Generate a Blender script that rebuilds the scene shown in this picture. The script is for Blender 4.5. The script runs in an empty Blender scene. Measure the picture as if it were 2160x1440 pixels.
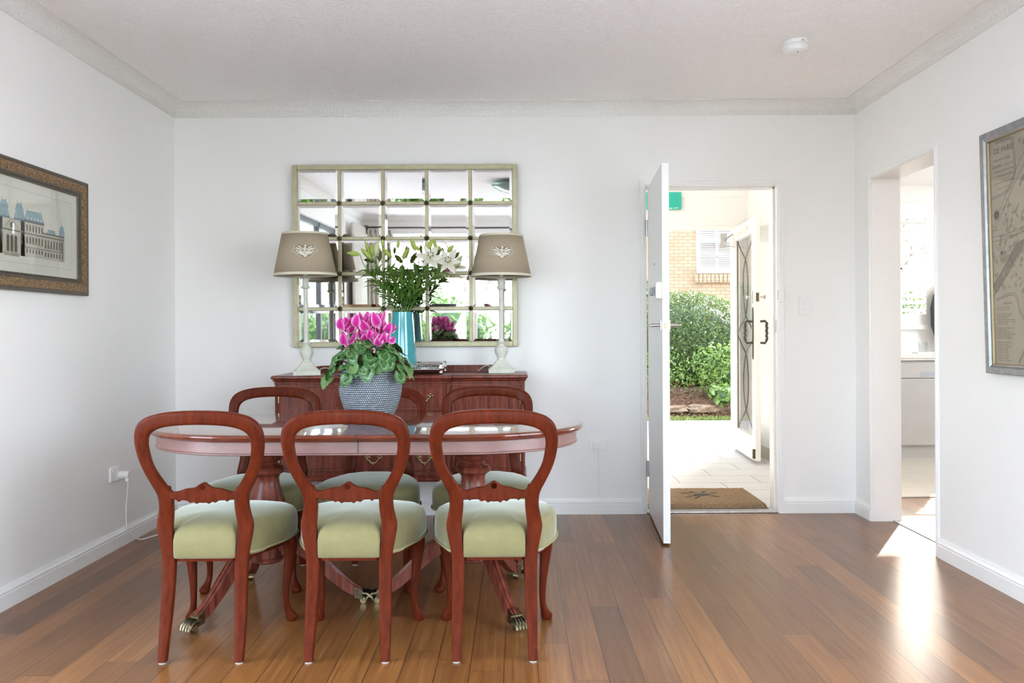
import bpy, bmesh, math, random
from math import sin, cos, pi, radians, sqrt, atan2
from mathutils import Vector, Matrix, noise
random.seed(7)
C = bpy.context.scene.collection
SC = bpy.context.scene

# ------------------------------------------------------------------ camera, world, lights
CAMZ = 1.14
cam_d = bpy.data.cameras.new('camera')
cam_d.sensor_width = 36.0
cam_d.lens = 30.0                       # 1800 px on a 2160 px wide frame
cam_d.shift_x = -10/2160
cam_d.shift_y = -21/2160
cam_d.clip_start = 0.05
cam_d.clip_end = 200
cam = bpy.data.objects.new('camera', cam_d)
cam.location = (0, 0, CAMZ)
cam.rotation_euler = (radians(90), radians(0.28), 0)
C.objects.link(cam)
SC.camera = cam

SC.view_settings.view_transform = 'Standard'
SC.view_settings.look = 'None'
SC.view_settings.gamma = 1.0
SC.view_settings.use_curve_mapping = False
SC.view_settings.exposure = 0.70
SC.cycles.use_denoising = True
SC.cycles.denoiser = 'OPENIMAGEDENOISE'
SC.cycles.denoising_prefilter = 'ACCURATE'
SC.cycles.max_bounces = 14
SC.cycles.diffuse_bounces = 8
SC.cycles.glossy_bounces = 6
SC.cycles.transmission_bounces = 8
SC.cycles.transparent_max_bounces = 16
SC.cycles.sample_clamp_indirect = 6.0
SC.cycles.caustics_reflective = False
SC.cycles.caustics_refractive = False

world = bpy.data.worlds.new('daylight')
world.use_nodes = True
SC.world = world
wn = world.node_tree
wn.nodes.clear()
sky = wn.nodes.new('ShaderNodeTexSky')
sky.sky_type = 'NISHITA'
sky.sun_disc = False
sky.sun_elevation = radians(30)
sky.sun_rotation = radians(30)
sky.air_density = 1.0
sky.dust_density = 2.5
wmix = wn.nodes.new('ShaderNodeMix')
wmix.data_type = 'RGBA'
wmix.inputs[0].default_value = 0.62
wmul = wn.nodes.new('ShaderNodeVectorMath')
wmul.operation = 'SCALE'
wmul.inputs[3].default_value = 0.22
wn.links.new(sky.outputs[0], wmul.inputs[0])
wn.links.new(wmul.outputs[0], wmix.inputs[6])
wmix.inputs[7].default_value = (0.90, 0.96, 1.05, 1)
wbg = wn.nodes.new('ShaderNodeBackground')
wbg.inputs[1].default_value = 8.0
wout = wn.nodes.new('ShaderNodeOutputWorld')
wn.links.new(wmix.outputs[2], wbg.inputs[0])
wn.links.new(wbg.outputs[0], wout.inputs[0])

sun_d = bpy.data.lights.new('sun', 'SUN')
sun_d.energy = 9.0
sun_d.angle = radians(0.6)
sun_d.color = (1.0, 0.93, 0.82)
sun = bpy.data.objects.new('sun', sun_d)
sdir = Vector((-0.52*cos(radians(26)), -0.854*cos(radians(26)), -sin(radians(26))))
sun.rotation_euler = sdir.to_track_quat('-Z', 'Y').to_euler()
sun.location = (8, 14, 8)
C.objects.link(sun)

def portal(name, loc, size, rot):
    """daylight portal in a window opening: guides the sky's light, emits nothing of its own"""
    d = bpy.data.lights.new(name, 'AREA')
    d.shape = 'RECTANGLE'
    d.size, d.size_y = size
    d.cycles.is_portal = True
    o = bpy.data.objects.new(name, d)
    o.location = loc
    o.rotation_euler = rot
    C.objects.link(o)
portal('garden_window_portal', (0.05, -1.22, 1.2), (4.0, 2.2), (radians(-90), 0, radians(180)))
portal('garden_door_portal', (-2.15, 1.45, 1.15), (2.6, 2.2), (0, radians(-90), 0))
portal('entry_portal', (1.5, 8.3, 1.05), (1.2, 2.1), (radians(-90), 0, 0))
portal('fill_window_portal', (2.14, 1.4, 1.28), (2.0, 2.4), (0, radians(90), 0))
portal('kitchen_fill_portal', (5.22, 6.2, 1.6), (1.2, 1.2), (0, radians(90), 0))
portal('kitchen_portal', (4.0, 8.3, 1.7), (1.3, 1.1), (radians(-90), 0, 0))

# unseen fill lights added to brighten the foyer, kitchen and hall
for nm, loc, w_ in (('foyer_fill', (0.35, 6.9, 2.42), 20), ('kitchen_fill', (4.75, 6.4, 2.36), 22), ('hall_fill', (3.7, 4.4, 2.36), 7)):
    d = bpy.data.lights.new(nm, 'POINT'); d.energy = w_; d.shadow_soft_size = 0.12; d.color = (1.0, 0.98, 0.95)
    o = bpy.data.objects.new(nm, d); o.location = loc; C.objects.link(o)

# ------------------------------------------------------------------ object helpers
def setp(o, label=None, cat=None, group=None, kind=None):
    if label: o['label'] = label
    if cat: o['category'] = cat
    if group: o['group'] = group
    if kind: o['kind'] = kind
    return o

def thing(name, label, cat, loc=(0, 0, 0), rotz=0.0, group=None):
    o = bpy.data.objects.new(name, None)
    o.empty_display_size = 0.1
    C.objects.link(o)
    o.location = loc
    o.rotation_euler = (0, 0, rotz)
    return setp(o, label, cat, group)

def ctree(o, parent=None):
    c = o.copy()
    C.objects.link(c)
    if parent is not None:
        c.parent = parent
    for ch in list(o.children):
        ctree(ch, c)
    return c

class MB:
    """a small mesh builder on bmesh"""
    def __init__(s):
        s.bm = bmesh.new()
        s.mi = 0
    def face(s, vs):
        try:
            f = s.bm.faces.new(vs)
            f.material_index = s.mi
            return f
        except ValueError:
            return None
    def box(s, x0, x1, y0, y1, z0, z1, M=None):
        pts = [(x0,y0,z0),(x1,y0,z0),(x1,y1,z0),(x0,y1,z0),(x0,y0,z1),(x1,y0,z1),(x1,y1,z1),(x0,y1,z1)]
        v = [s.bm.verts.new((M @ Vector(p)) if M else p) for p in pts]
        for q in ((0,3,2,1),(4,5,6,7),(0,1,5,4),(1,2,6,5),(2,3,7,6),(3,0,4,7)):
            s.face([v[i] for i in q])
        return s
    def loft(s, rings, cap0=True, cap1=True, closed=True):
        """rings: list of point lists with equal counts"""
        R = [[s.bm.verts.new(p) for p in r] for r in rings]
        n = len(R[0])
        for a, b in zip(R, R[1:]):
            for i in range(n if closed else n-1):
                j = (i+1) % n
                s.face([a[i], a[j], b[j], b[i]])
        if cap0: s.face(list(reversed(R[0])))
        if cap1: s.face(R[-1])
        return s
    def lathe(s, prof, c=(0,0,0), seg=32, M=None, cap=True, flute=None):
        rings = []
        for r, z in prof:
            ring = []
            for i in range(seg):
                a = 2*pi*i/seg
                rr = r if not flute else r*flute(a, z)
                p = Vector((c[0]+rr*cos(a), c[1]+rr*sin(a), c[2]+z))
                ring.append(M @ p if M else p)
            rings.append(ring)
        return s.loft(rings, cap, cap)
    def prism(s, poly, d0, d1, axis='y', M=None, edge=0.0):
        """poly: 2-D points; extruded along axis between d0 and d1; optional rounded edge inset"""
        def P(u, v, d):
            p = {'y': (u, d, v), 'x': (d, u, v), 'z': (u, v, d)}[axis]
            return M @ Vector(p) if M else Vector(p)
        if edge:
            ins = inset(poly, edge)
            rings = [[P(u, v, d0) for u, v in ins], [P(u, v, d0+(edge if d1 > d0 else -edge)) for u, v in poly],
                     [P(u, v, d1-(edge if d1 > d0 else -edge)) for u, v in poly], [P(u, v, d1) for u, v in ins]]
        else:
            rings = [[P(u, v, d0) for u, v in poly], [P(u, v, d1) for u, v in poly]]
        return s.loft(rings)
    def tube(s, pts, r, seg=10, cap=True, closed=False, flat=None, up=None):
        """r: number or list; flat: list/number scale of second axis"""
        pts = [Vector(p) for p in pts]
        n = len(pts)
        rs = r if isinstance(r, (list, tuple)) else [r]*n
        fl = flat if isinstance(flat, (list, tuple)) else [flat if flat else 1.0]*n
        t = []
        for i in range(n):
            if closed: d = pts[(i+1) % n]-pts[i-1]
            else: d = pts[min(i+1, n-1)]-pts[max(i-1, 0)]
            t.append(d.normalized() if d.length > 1e-9 else Vector((0,0,1)))
        u = Vector(up) if up else (Vector((0,0,1)) if abs(t[0].z) < 0.9 else Vector((1,0,0)))
        rings = []
        for i in range(n):
            u = (u - t[i]*u.dot(t[i]))
            u = u.normalized() if u.length > 1e-6 else t[i].orthogonal().normalized()
            w = t[i].cross(u)
            rings.append([pts[i]+u*(rs[i]*fl[i]*cos(2*pi*k/seg))+w*(rs[i]*sin(2*pi*k/seg)) for k in range(seg)])
        if closed:
            rings.append(rings[0])
            R = [[s.bm.verts.new(p) for p in rr] for rr in rings[:-1]]
            for a in range(n):
                A, B = R[a], R[(a+1) % n]
                for i in range(seg):
                    j = (i+1) % seg
                    s.face([A[i], A[j], B[j], B[i]])
            return s
        return s.loft(rings, cap, cap)
    def sphere(s, c, r, seg=12, rings=8, scale=(1,1,1), M=None):
        prof = []
        for i in range(1, rings):
            a = pi*i/rings
            prof.append((sin(a), -cos(a)))
        R = []
        for pr, pz in prof:
            R.append([(M @ Vector((r*scale[0]*pr*cos(2*pi*k/seg), r*scale[1]*pr*sin(2*pi*k/seg), r*scale[2]*pz)) if M else Vector((r*scale[0]*pr*cos(2*pi*k/seg), r*scale[1]*pr*sin(2*pi*k/seg), r*scale[2]*pz)))+Vector(c) for k in range(seg)])
        return s.loft(R)
    def grid(s, rows):
        R = [[s.bm.verts.new(p) for p in r] for r in rows]
        for a, b in zip(R, R[1:]):
            for i in range(len(a)-1):
                s.face([a[i], a[i+1], b[i+1], b[i]])
        return s
    def done(s, name, mats, parent=None, smooth=True, bevel=0.0, angle=40, sub=0, kind=None, solid=0.0, label=None, seg=2, recalc=True):
        if recalc: bmesh.ops.recalc_face_normals(s.bm, faces=s.bm.faces)
        me = bpy.data.meshes.new(name)
        s.bm.to_mesh(me)
        s.bm.free()
        for m in (mats if isinstance(mats, (list, tuple)) else [mats]):
            me.materials.append(m)
        o = bpy.data.objects.new(name, me)
        C.objects.link(o)
        if parent is not None: o.parent = parent
        if smooth:
            for p in me.polygons: p.use_smooth = True
            me.set_sharp_from_angle(angle=radians(angle))
        if solid:
            m = o.modifiers.new('thick', 'SOLIDIFY'); m.thickness = solid; m.offset = 0
        if bevel:
            m = o.modifiers.new('edge', 'BEVEL'); m.width = bevel; m.segments = seg; m.limit_method = 'ANGLE'; m.angle_limit = radians(40); m.harden_normals = False
        if sub:
            m = o.modifiers.new('smooth', 'SUBSURF'); m.levels = sub; m.render_levels = sub
        if kind: o['kind'] = kind
        if label: o['label'] = label
        return o

def inset(poly, d):
    n = len(poly); out = []
    area = sum(poly[i][0]*poly[(i+1) % n][1]-poly[(i+1) % n][0]*poly[i][1] for i in range(n))
    sg = 1 if area > 0 else -1
    for i in range(n):
        a, b, c = Vector(poly[i-1]), Vector(poly[i]), Vector(poly[(i+1) % n])
        e1 = (b-a); e2 = (c-b)
        if e1.length < 1e-9 or e2.length < 1e-9:
            out.append(tuple(b)); continue
        e1.normalize(); e2.normalize()
        nn = Vector((-e1.y-e2.y, e1.x+e2.x))
        if nn.length < 1e-6: out.append(tuple(b)); continue
        nn.normalize()
        out.append((b.x+sg*nn.x*d, b.y+sg*nn.y*d))
    return out

def spline(pts, n):
    """Catmull-Rom through tuples, n steps per span"""
    P = [tuple(p) for p in pts]
    P = [tuple(2*a-b for a, b in zip(P[0], P[1]))]+P+[tuple(2*a-b for a, b in zip(P[-1], P[-2]))]
    out = []
    for i in range(1, len(P)-2):
        p0, p1, p2, p3 = P[i-1:i+3]
        for k in range(n):
            t = k/n
            out.append(tuple(0.5*((2*b)+(-a+c)*t+(2*a-5*b+4*c-d)*t*t+(-a+3*b-3*c+d)*t**3) for a, b, c, d in zip(p0, p1, p2, p3)))
    out.append(P[-2])
    return out

def struct(o): o['kind'] = 'structure'; return o
def bx(name, mat, x0, x1, y0, y1, z0, z1, parent=None, bevel=0.0, kind=None):
    return MB().box(x0, x1, y0, y1, z0, z1).done(name, mat, parent, smooth=bool(bevel), bevel=bevel, kind=kind)

# ------------------------------------------------------------------ materials
def new_mat(name):
    m = bpy.data.materials.new(name)
    m.use_nodes = True
    nt = m.node_tree
    b = nt.nodes['Principled BSDF']
    return m, nt, b

def nd(nt, t, ins=None, **props):
    n = nt.nodes.new(t)
    for k, v in props.items(): setattr(n, k, v)
    for k, v in (ins or {}).items():
        sock = n.inputs[k]
        if hasattr(v, 'links') or isinstance(v, bpy.types.NodeSocket): nt.links.new(v, sock)
        else: sock.default_value = v
    return n
def math_(nt, op, a, b=None, c=None):
    ins = {0: a}
    if b is not None: ins[1] = b
    if c is not None: ins[2] = c
    return nd(nt, 'ShaderNodeMath', ins, operation=op).outputs[0]
def ramp(nt, fac, stops, interp='LINEAR'):
    r = nd(nt, 'ShaderNodeValToRGB', {0: fac})
    cr = r.color_ramp
    cr.interpolation = interp
    while len(cr.elements) < len(stops): cr.elements.new(0.5)
    for e, (p, c) in zip(cr.elements, stops):
        e.position = p
        e.color = (c[0], c[1], c[2], 1) if not isinstance(c, (int, float)) else (c, c, c, 1)
    return r.outputs[0]
def noise_(nt, vec, scale, detail=4, rough=0.55):
    return nd(nt, 'ShaderNodeTexNoise', {'Vector': vec, 'Scale': scale, 'Detail': detail, 'Roughness': rough}).outputs[0]
def coords(nt, scale=(1, 1, 1), loc=(0, 0, 0), rot=(0, 0, 0), kind='Object'):
    tc = nt.nodes.new('ShaderNodeTexCoord')
    return nd(nt, 'ShaderNodeMapping', {'Vector': tc.outputs[kind], 'Scale': scale, 'Location': loc, 'Rotation': rot}).outputs[0]
def bump(nt, b, h, strength, dist=0.01):
    n = nd(nt, 'ShaderNodeBump', {'Strength': strength, 'Distance': dist, 'Height': h})
    nt.links.new(n.outputs[0], b.inputs['Normal'])
def mixc(nt, f, a, b, blend='MIX'):
    n = nd(nt, 'ShaderNodeMix', data_type='RGBA', blend_type=blend)
    for i, v in ((0, f), (6, a), (7, b)):
        if isinstance(v, bpy.types.NodeSocket): nt.links.new(v, n.inputs[i])
        else: n.inputs[i].default_value = v if i == 0 else (v[0], v[1], v[2], 1)
    return n.outputs[2]

def plain(name, col, rough=0.5, metal=0.0, spec=0.5, coat=0.0, var=0.04, nscale=6.0, bstr=0.0, bscale=200.0, bdist=0.002, sheen=0.0):
    m, nt, b = new_mat(name)
    v = coords(nt)
    n = noise_(nt, v, nscale, 3)
    lo = [max(0, c*(1-var)) for c in col]; hi = [min(1, c*(1+var)) for c in col]
    nt.links.new(ramp(nt, n, [(0.3, lo), (0.7, hi)]), b.inputs['Base Color'])
    b.inputs['Roughness'].default_value = rough
    b.inputs['Metallic'].default_value = metal
    b.inputs['Specular IOR Level'].default_value = spec
    if coat:
        b.inputs['Coat Weight'].default_value = coat
        b.inputs['Coat Roughness'].default_value = 0.08
    if sheen:
        b.inputs['Sheen Weight'].default_value = sheen
        b.inputs['Sheen Roughness'].default_value = 0.4
    if bstr:
        bump(nt, b, noise_(nt, v, bscale, 3), bstr, bdist)
    return m

def wood(name, dark, light, grain=(1, 1, 8), scale=9, rough=0.3, coat=0.35, coatr=0.12, wear=None, spec=0.25):
    m, nt, b = new_mat(name)
    v = coords(nt, scale=grain)
    n1 = noise_(nt, v, scale, 6, 0.6)
    n2 = noise_(nt, v, scale*5, 4, 0.6)
    f = math_(nt, 'ADD', math_(nt, 'MULTIPLY', n1, 0.7), math_(nt, 'MULTIPLY', n2, 0.3))
    col = ramp(nt, f, [(0.35, dark), (0.65, light)])
    if wear:
        w = noise_(nt, coords(nt), 60, 5, 0.7)
        col = mixc(nt, ramp(nt, w, [(0.70, 0.0), (0.76, 0.5)]), col, wear)
    nt.links.new(col, b.inputs['Base Color'])
    b.inputs['Roughness'].default_value = rough
    b.inputs['Specular IOR Level'].default_value = spec
    b.inputs['Coat Weight'].default_value = coat
    b.inputs['Coat Roughness'].default_value = coatr
    bump(nt, b, n2, 0.06, 0.001)
    return m

M = {}
# walls and ceilings
M['wall'] = plain('wall_paint', (0.87, 0.865, 0.85), 0.62, var=0.012, nscale=1.5, bstr=0.12, bscale=90, bdist=0.002)
M['trim'] = plain('gloss_white_paint', (0.86, 0.86, 0.85), 0.3, var=0.01)
def stucco(name, col, sc, st):
    m, nt, b = new_mat(name)
    v = coords(nt)
    n = noise_(nt, v, sc, 5, 0.6)
    nv = nd(nt, 'ShaderNodeTexVoronoi', {'Vector': v, 'Scale': sc*0.9}, feature='SMOOTH_F1').outputs[0]
    h = math_(nt, 'ADD', n, math_(nt, 'MULTIPLY', nv, 0.7))
    nt.links.new(ramp(nt, n, [(0.35, [c*0.95 for c in col]), (0.62, col)]), b.inputs['Base Color'])
    b.inputs['Roughness'].default_value = 0.9
    bump(nt, b, h, st, 0.012)
    return m
M['ceiling'] = stucco('sprayed_ceiling', (0.96, 0.94, 0.925), 75, 0.45)
M['coving'] = stucco('sprayed_coving', (0.88, 0.87, 0.84), 80, 0.6)

def floor_mat():
    m, nt, b = new_mat('strand_bamboo_floor')
    tc = nt.nodes.new('ShaderNodeTexCoord')
    sp = nd(nt, 'ShaderNodeSeparateXYZ', {0: tc.outputs['Object']})
    W, L = 0.1155, 1.83
    fx = math_(nt, 'DIVIDE', math_(nt, 'ADD', sp.outputs[0], 20*W-0.529), W)
    row = math_(nt, 'FLOOR', fx)
    fr = math_(nt, 'FRACT', fx)
    wn1 = nd(nt, 'ShaderNodeTexWhiteNoise', {'W': row}, noise_dimensions='1D').outputs[0]
    fy = math_(nt, 'DIVIDE', math_(nt, 'ADD', sp.outputs[1], math_(nt, 'MULTIPLY', wn1, L*3)), L)
    colm = math_(nt, 'FLOOR', fy)
    fc = math_(nt, 'FRACT', fy)
    idv = nd(nt, 'ShaderNodeCombineXYZ', {0: row, 1: colm, 2: 0.0}).outputs[0]
    wn2n = nd(nt, 'ShaderNodeTexWhiteNoise', {'Vector': idv}, noise_dimensions='3D')
    wn2 = wn2n.outputs[0]
    # grain
    off = math_(nt, 'MULTIPLY', wn2, 37.0)
    gv = nd(nt, 'ShaderNodeCombineXYZ', {0: math_(nt, 'ADD', sp.outputs[0], off), 1: math_(nt, 'MULTIPLY', sp.outputs[1], 0.035), 2: off}).outputs[0]
    g1 = noise_(nt, gv, 60, 7, 0.6)
    gv2 = nd(nt, 'ShaderNodeCombineXYZ', {0: math_(nt, 'ADD', sp.outputs[0], off), 1: math_(nt, 'MULTIPLY', sp.outputs[1], 0.02), 2: off}).outputs[0]
    g2 = noise_(nt, gv2, 240, 4, 0.7)
    g = math_(nt, 'ADD', math_(nt, 'MULTIPLY', g1, 0.62), math_(nt, 'MULTIPLY', g2, 0.38))
    grain = ramp(nt, g, [(0.30, (0.085, 0.030, 0.009)), (0.43, (0.170, 0.066, 0.018)), (0.56, (0.225, 0.092, 0.026)), (0.74, (0.34, 0.165, 0.056))])
    tone = ramp(nt, wn2, [(0.0, (0.66, 0.64, 0.64)), (0.5, (0.98, 0.97, 0.96)), (1.0, (1.28, 1.27, 1.2))])
    col = mixc(nt, 1.0, grain, tone, 'MULTIPLY')
    # joints
    ex = math_(nt, 'MINIMUM', fr, math_(nt, 'SUBTRACT', 1.0, fr))
    ey = math_(nt, 'MINIMUM', fc, math_(nt, 'SUBTRACT', 1.0, fc))
    jx = math_(nt, 'MULTIPLY', ex, W)
    jy = math_(nt, 'MULTIPLY', ey, L)
    j = math_(nt, 'MINIMUM', jx, jy)
    gap = math_(nt, 'SUBTRACT', 1.0, nd(nt, 'ShaderNodeMapRange', {0: j, 1: 0.0006, 2: 0.0019}).outputs[0])
    col = mixc(nt, gap, col, (0.035, 0.018, 0.010))
    nt.links.new(col, b.inputs['Base Color'])
    rr = nd(nt, 'ShaderNodeMapRange', {0: g2, 1: 0.3, 2: 0.7, 3: 0.20, 4: 0.25}).outputs[0]
    b.inputs['Roughness'].default_value = 0.285
    b.inputs['Specular IOR Level'].default_value = 0.65
    b.inputs['Coat Weight'].default_value = 0.0
    b.inputs['Coat Roughness'].default_value = 0.14
    cup = nd(nt, 'ShaderNodeMapRange', {0: j, 1: 0.0, 2: 0.003}).outputs[0]
    tilt = math_(nt, 'MULTIPLY', math_(nt, 'SUBTRACT', wn2n.outputs[0], 0.5), fr)
    h = math_(nt, 'ADD', cup, math_(nt, 'MULTIPLY', tilt, 0.4))
    bump(nt, b, h, 0.12, 0.001)
    return m
M['floor'] = floor_mat()

M['mahogany'] = wood('polished_mahogany_chair', (0.058, 0.0095, 0.0035), (0.118, 0.019, 0.0065), grain=(7, 7, 1.2), scale=6, rough=0.34, coat=0.04, spec=0.06, coatr=0.08, wear=(0.16, 0.045, 0.02))
M['mahogany_dark'] = wood('polished_mahogany_sideboard', (0.065, 0.013, 0.009), (0.25, 0.062, 0.036), grain=(6, 6, 0.6), scale=7, rough=0.3, coat=0.12, coatr=0.12, spec=0.2)
M['mahogany_table'] = wood('polished_mahogany_table', (0.095, 0.018, 0.008), (0.21, 0.046, 0.020), grain=(1, 7, 7), scale=5, rough=0.2, coat=0.9, coatr=0.05)
M['mahogany_apron_sheen'] = wood('mahogany_apron_painted_sheen', (0.14, 0.050, 0.040), (0.22, 0.085, 0.070), grain=(1, 7, 7), scale=5, rough=0.5, coat=0.8, coatr=0.4, spec=1.0)  # base lightened and pinked to carry the window's reflection in the colour
M['brass'] = plain('aged_brass', (0.42, 0.33, 0.17), 0.32, 1.0, var=0.3, nscale=60)
M['brass_dark'] = plain('dark_antique_brass', (0.16, 0.13, 0.08), 0.35, 1.0, var=0.5, nscale=80)
M['chrome'] = plain('satin_chrome', (0.55, 0.55, 0.55), 0.25, 1.0)
M['silver'] = plain('polished_silver', (0.80, 0.79, 0.77), 0.12, 1.0)
M['pewter'] = plain('dark_iron', (0.11, 0.095, 0.085), 0.4, 0.9)
M['white_plastic'] = plain('white_plastic', (0.84, 0.84, 0.84), 0.35, var=0.01)
M['grey_plastic'] = plain('grey_plastic', (0.42, 0.45, 0.48), 0.4)
M['dark'] = plain('dark_plastic', (0.03, 0.035, 0.03), 0.4)
M['white_rubber'] = plain('felt_glide', (0.36, 0.33, 0.29), 0.8)

def velvet(name, col, under, bz=None):
    m, nt, b = new_mat(name)
    v = coords(nt)
    n = noise_(nt, v, 14, 4, 0.6)
    n2 = noise_(nt, v, 260, 2, 0.5)
    f = math_(nt, 'ADD', math_(nt, 'MULTIPLY', n, 0.7), math_(nt, 'MULTIPLY', n2, 0.3))
    nt.links.new(ramp(nt, f, [(0.3, under), (0.7, col)]), b.inputs['Base Color'])
    b.inputs['Roughness'].default_value = 0.85
    b.inputs['Specular IOR Level'].default_value = 0.2
    b.inputs['Sheen Weight'].default_value = 0.85
    b.inputs['Sheen Roughness'].default_value = 0.35
    b.inputs['Sheen Tint'].default_value = (0.88, 0.93, 0.86, 1)
    bump(nt, b, n2, 0.35, 0.001)
    return m
M['velvet'] = velvet('green_velvet', (0.225, 0.20, 0.095), (0.175, 0.155, 0.068))
M['braid'] = plain('olive_braid', (0.30, 0.28, 0.13), 0.8, bstr=0.8, bscale=300)

M['mirror'] = plain('silvered_mirror', (0.82, 0.83, 0.81), 0.015, 1.0, var=0.0)
def brushed(name, c1, c2, metal=0.6, rough=0.42):
    m, nt, b = new_mat(name)
    n = noise_(nt, coords(nt, scale=(1, 1, 1)), 25, 6, 0.7)
    nt.links.new(ramp(nt, n, [(0.3, c1), (0.7, c2)]), b.inputs['Base Color'])
    b.inputs['Metallic'].default_value = metal
    b.inputs['Roughness'].default_value = rough
    return m
M['champagne'] = brushed('champagne_leaf_frame', (0.40, 0.37, 0.23), (0.52, 0.48, 0.33), 0.35)

def linen(name, col):
    m, nt, b = new_mat(name)
    v = coords(nt)
    w1 = nd(nt, 'ShaderNodeTexWave', {'Vector': v, 'Scale': 190.0, 'Distortion': 3.0, 'Detail': 2.0}, bands_direction='Z').outputs[1]
    w2 = noise_(nt, coords(nt, scale=(1, 1, 0.15)), 420, 3)
    f = math_(nt, 'ADD', math_(nt, 'MULTIPLY', w1, 0.45), math_(nt, 'MULTIPLY', w2, 0.55))
    nt.links.new(ramp(nt, f, [(0.25, [c*0.8 for c in col]), (0.75, [min(1, c*1.15) for c in col])]), b.inputs['Base Color'])
    b.inputs['Roughness'].default_value = 0.9
    b.inputs['Subsurface Weight'].default_value = 0.0
    bump(nt, b, f, 0.3, 0.0008)
    return m
M['linen'] = linen('taupe_linen', (0.40, 0.325, 0.235))
M['cream_linen'] = linen('cream_linen', (0.66, 0.61, 0.49))
M['embroidery'] = plain('cream_embroidery', (0.72, 0.68, 0.58), 0.8)
M['embroidery_dark'] = plain('brown_embroidery', (0.16, 0.125, 0.09), 0.85)
M['lamp_paint'] = plain('sage_white_paint', (0.62, 0.625, 0.54), 0.5, var=0.08, nscale=30)
M['teal'] = plain('teal_glaze', (0.015, 0.33, 0.39), 0.12, coat=1.0, var=0.05)

def basket():
    m, nt, b = new_mat('grey_woven_rope')
    tc = nt.nodes.new('ShaderNodeTexCoord')
    sp = nd(nt, 'ShaderNodeSeparateXYZ', {0: tc.outputs['Object']})
    ang = math_(nt, 'ARCTAN2', sp.outputs[1], sp.outputs[0])
    z = math_(nt, 'MULTIPLY', sp.outputs[2], 112.0)
    rw = math_(nt, 'FLOOR', z)
    u = math_(nt, 'ADD', math_(nt, 'MULTIPLY', ang, 14.0), math_(nt, 'MULTIPLY', math_(nt, 'FRACT', math_(nt, 'MULTIPLY', rw, 0.5)), 1.0))
    cu = math_(nt, 'ABSOLUTE', math_(nt, 'SINE', math_(nt, 'MULTIPLY', u, pi)))
    cz = math_(nt, 'ABSOLUTE', math_(nt, 'SINE', math_(nt, 'MULTIPLY', z, pi)))
    h = math_(nt, 'MULTIPLY', cz, math_(nt, 'ADD', math_(nt, 'MULTIPLY', cu, 0.8), 0.2))
    n = noise_(nt, coords(nt, scale=(1, 1, 3)), 60, 4, 0.7)
    f = math_(nt, 'ADD', math_(nt, 'MULTIPLY', h, 0.55), math_(nt, 'MULTIPLY', n, 0.45))
    nt.links.new(ramp(nt, f, [(0.22, (0.035, 0.045, 0.06)), (0.42, (0.13, 0.155, 0.185)), (0.62, (0.28, 0.315, 0.345)), (0.85, (0.50, 0.53, 0.54))]), b.inputs['Base Color'])
    b.inputs['Roughness'].default_value = 0.85
    bump(nt, b, h, 0.9, 0.004)
    return m
M['basket'] = basket()

def leaf_mat(name, c1, c2, scale=20, rough=0.45, trans=0.15):
    m, nt, b = new_mat(name)
    n = noise_(nt, coords(nt), scale, 4, 0.6)
    nt.links.new(ramp(nt, n, [(0.32, c1), (0.68, c2)]), b.inputs['Base Color'])
    b.inputs['Roughness'].default_value = rough
    b.inputs['Subsurface Weight'].default_value = 0.0
    tr = nd(nt, 'ShaderNodeBsdfTranslucent', {0: (c2[0]*1.4, c2[1]*1.4, c2[2], 1)})
    mx = nd(nt, 'ShaderNodeMixShader', {0: trans, 1: b.outputs[0], 2: tr.outputs[0]})
    nt.links.new(mx.outputs[0], nt.nodes['Material Output'].inputs[0])
    return m
M['lily_leaf'] = leaf_mat('lily_leaf', (0.06, 0.15, 0.025), (0.21, 0.37, 0.075), 12)
M['lily_stem'] = leaf_mat('lily_stem', (0.09, 0.19, 0.04), (0.16, 0.30, 0.07), 12)
M['lily_bud'] = leaf_mat('lily_bud', (0.30, 0.44, 0.06), (0.52, 0.62, 0.16), 8, 0.5, 0.2)
M['lily_bud_pale'] = leaf_mat('lily_bud_pale', (0.55, 0.60, 0.30), (0.78, 0.80, 0.58), 8, 0.5, 0.2)
M['lily_petal'] = leaf_mat('lily_petal', (0.80, 0.78, 0.68), (0.92, 0.91, 0.85), 8, 0.5, 0.3)
M['anther'] = plain('anther_brown', (0.13, 0.04, 0.02), 0.8)

def cyc_leaf():
    """dark green with a silver marbled band, drawn from the leaf's own radial coordinate (UV)"""
    m, nt, b = new_mat('cyclamen_leaf')
    uv = nt.nodes.new('ShaderNodeTexCoord').outputs['UV']
    sp = nd(nt, 'ShaderNodeSeparateXYZ', {0: uv})
    n = noise_(nt, coords(nt), 70, 5, 0.75)
    r = math_(nt, 'ADD', sp.outputs[0], math_(nt, 'MULTIPLY', math_(nt, 'SUBTRACT', n, 0.5), 0.85))
    col = ramp(nt, r, [(0.0, (0.05, 0.15, 0.03)), (0.40, (0.018, 0.065, 0.012)), (0.56, (0.035, 0.11, 0.022)), (0.64, (0.20, 0.32, 0.15)), (0.72, (0.045, 0.13, 0.03)), (0.88, (0.02, 0.08, 0.015)), (1.0, (0.06, 0.16, 0.04))])
    nt.links.new(col, b.inputs['Base Color'])
    b.inputs['Roughness'].default_value = 0.42
    return m
M['cyc_leaf'] = cyc_leaf()
M['cyc_leaf_under'] = leaf_mat('cyclamen_leaf_pale', (0.06, 0.14, 0.035), (0.15, 0.26, 0.08), 30)
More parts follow.
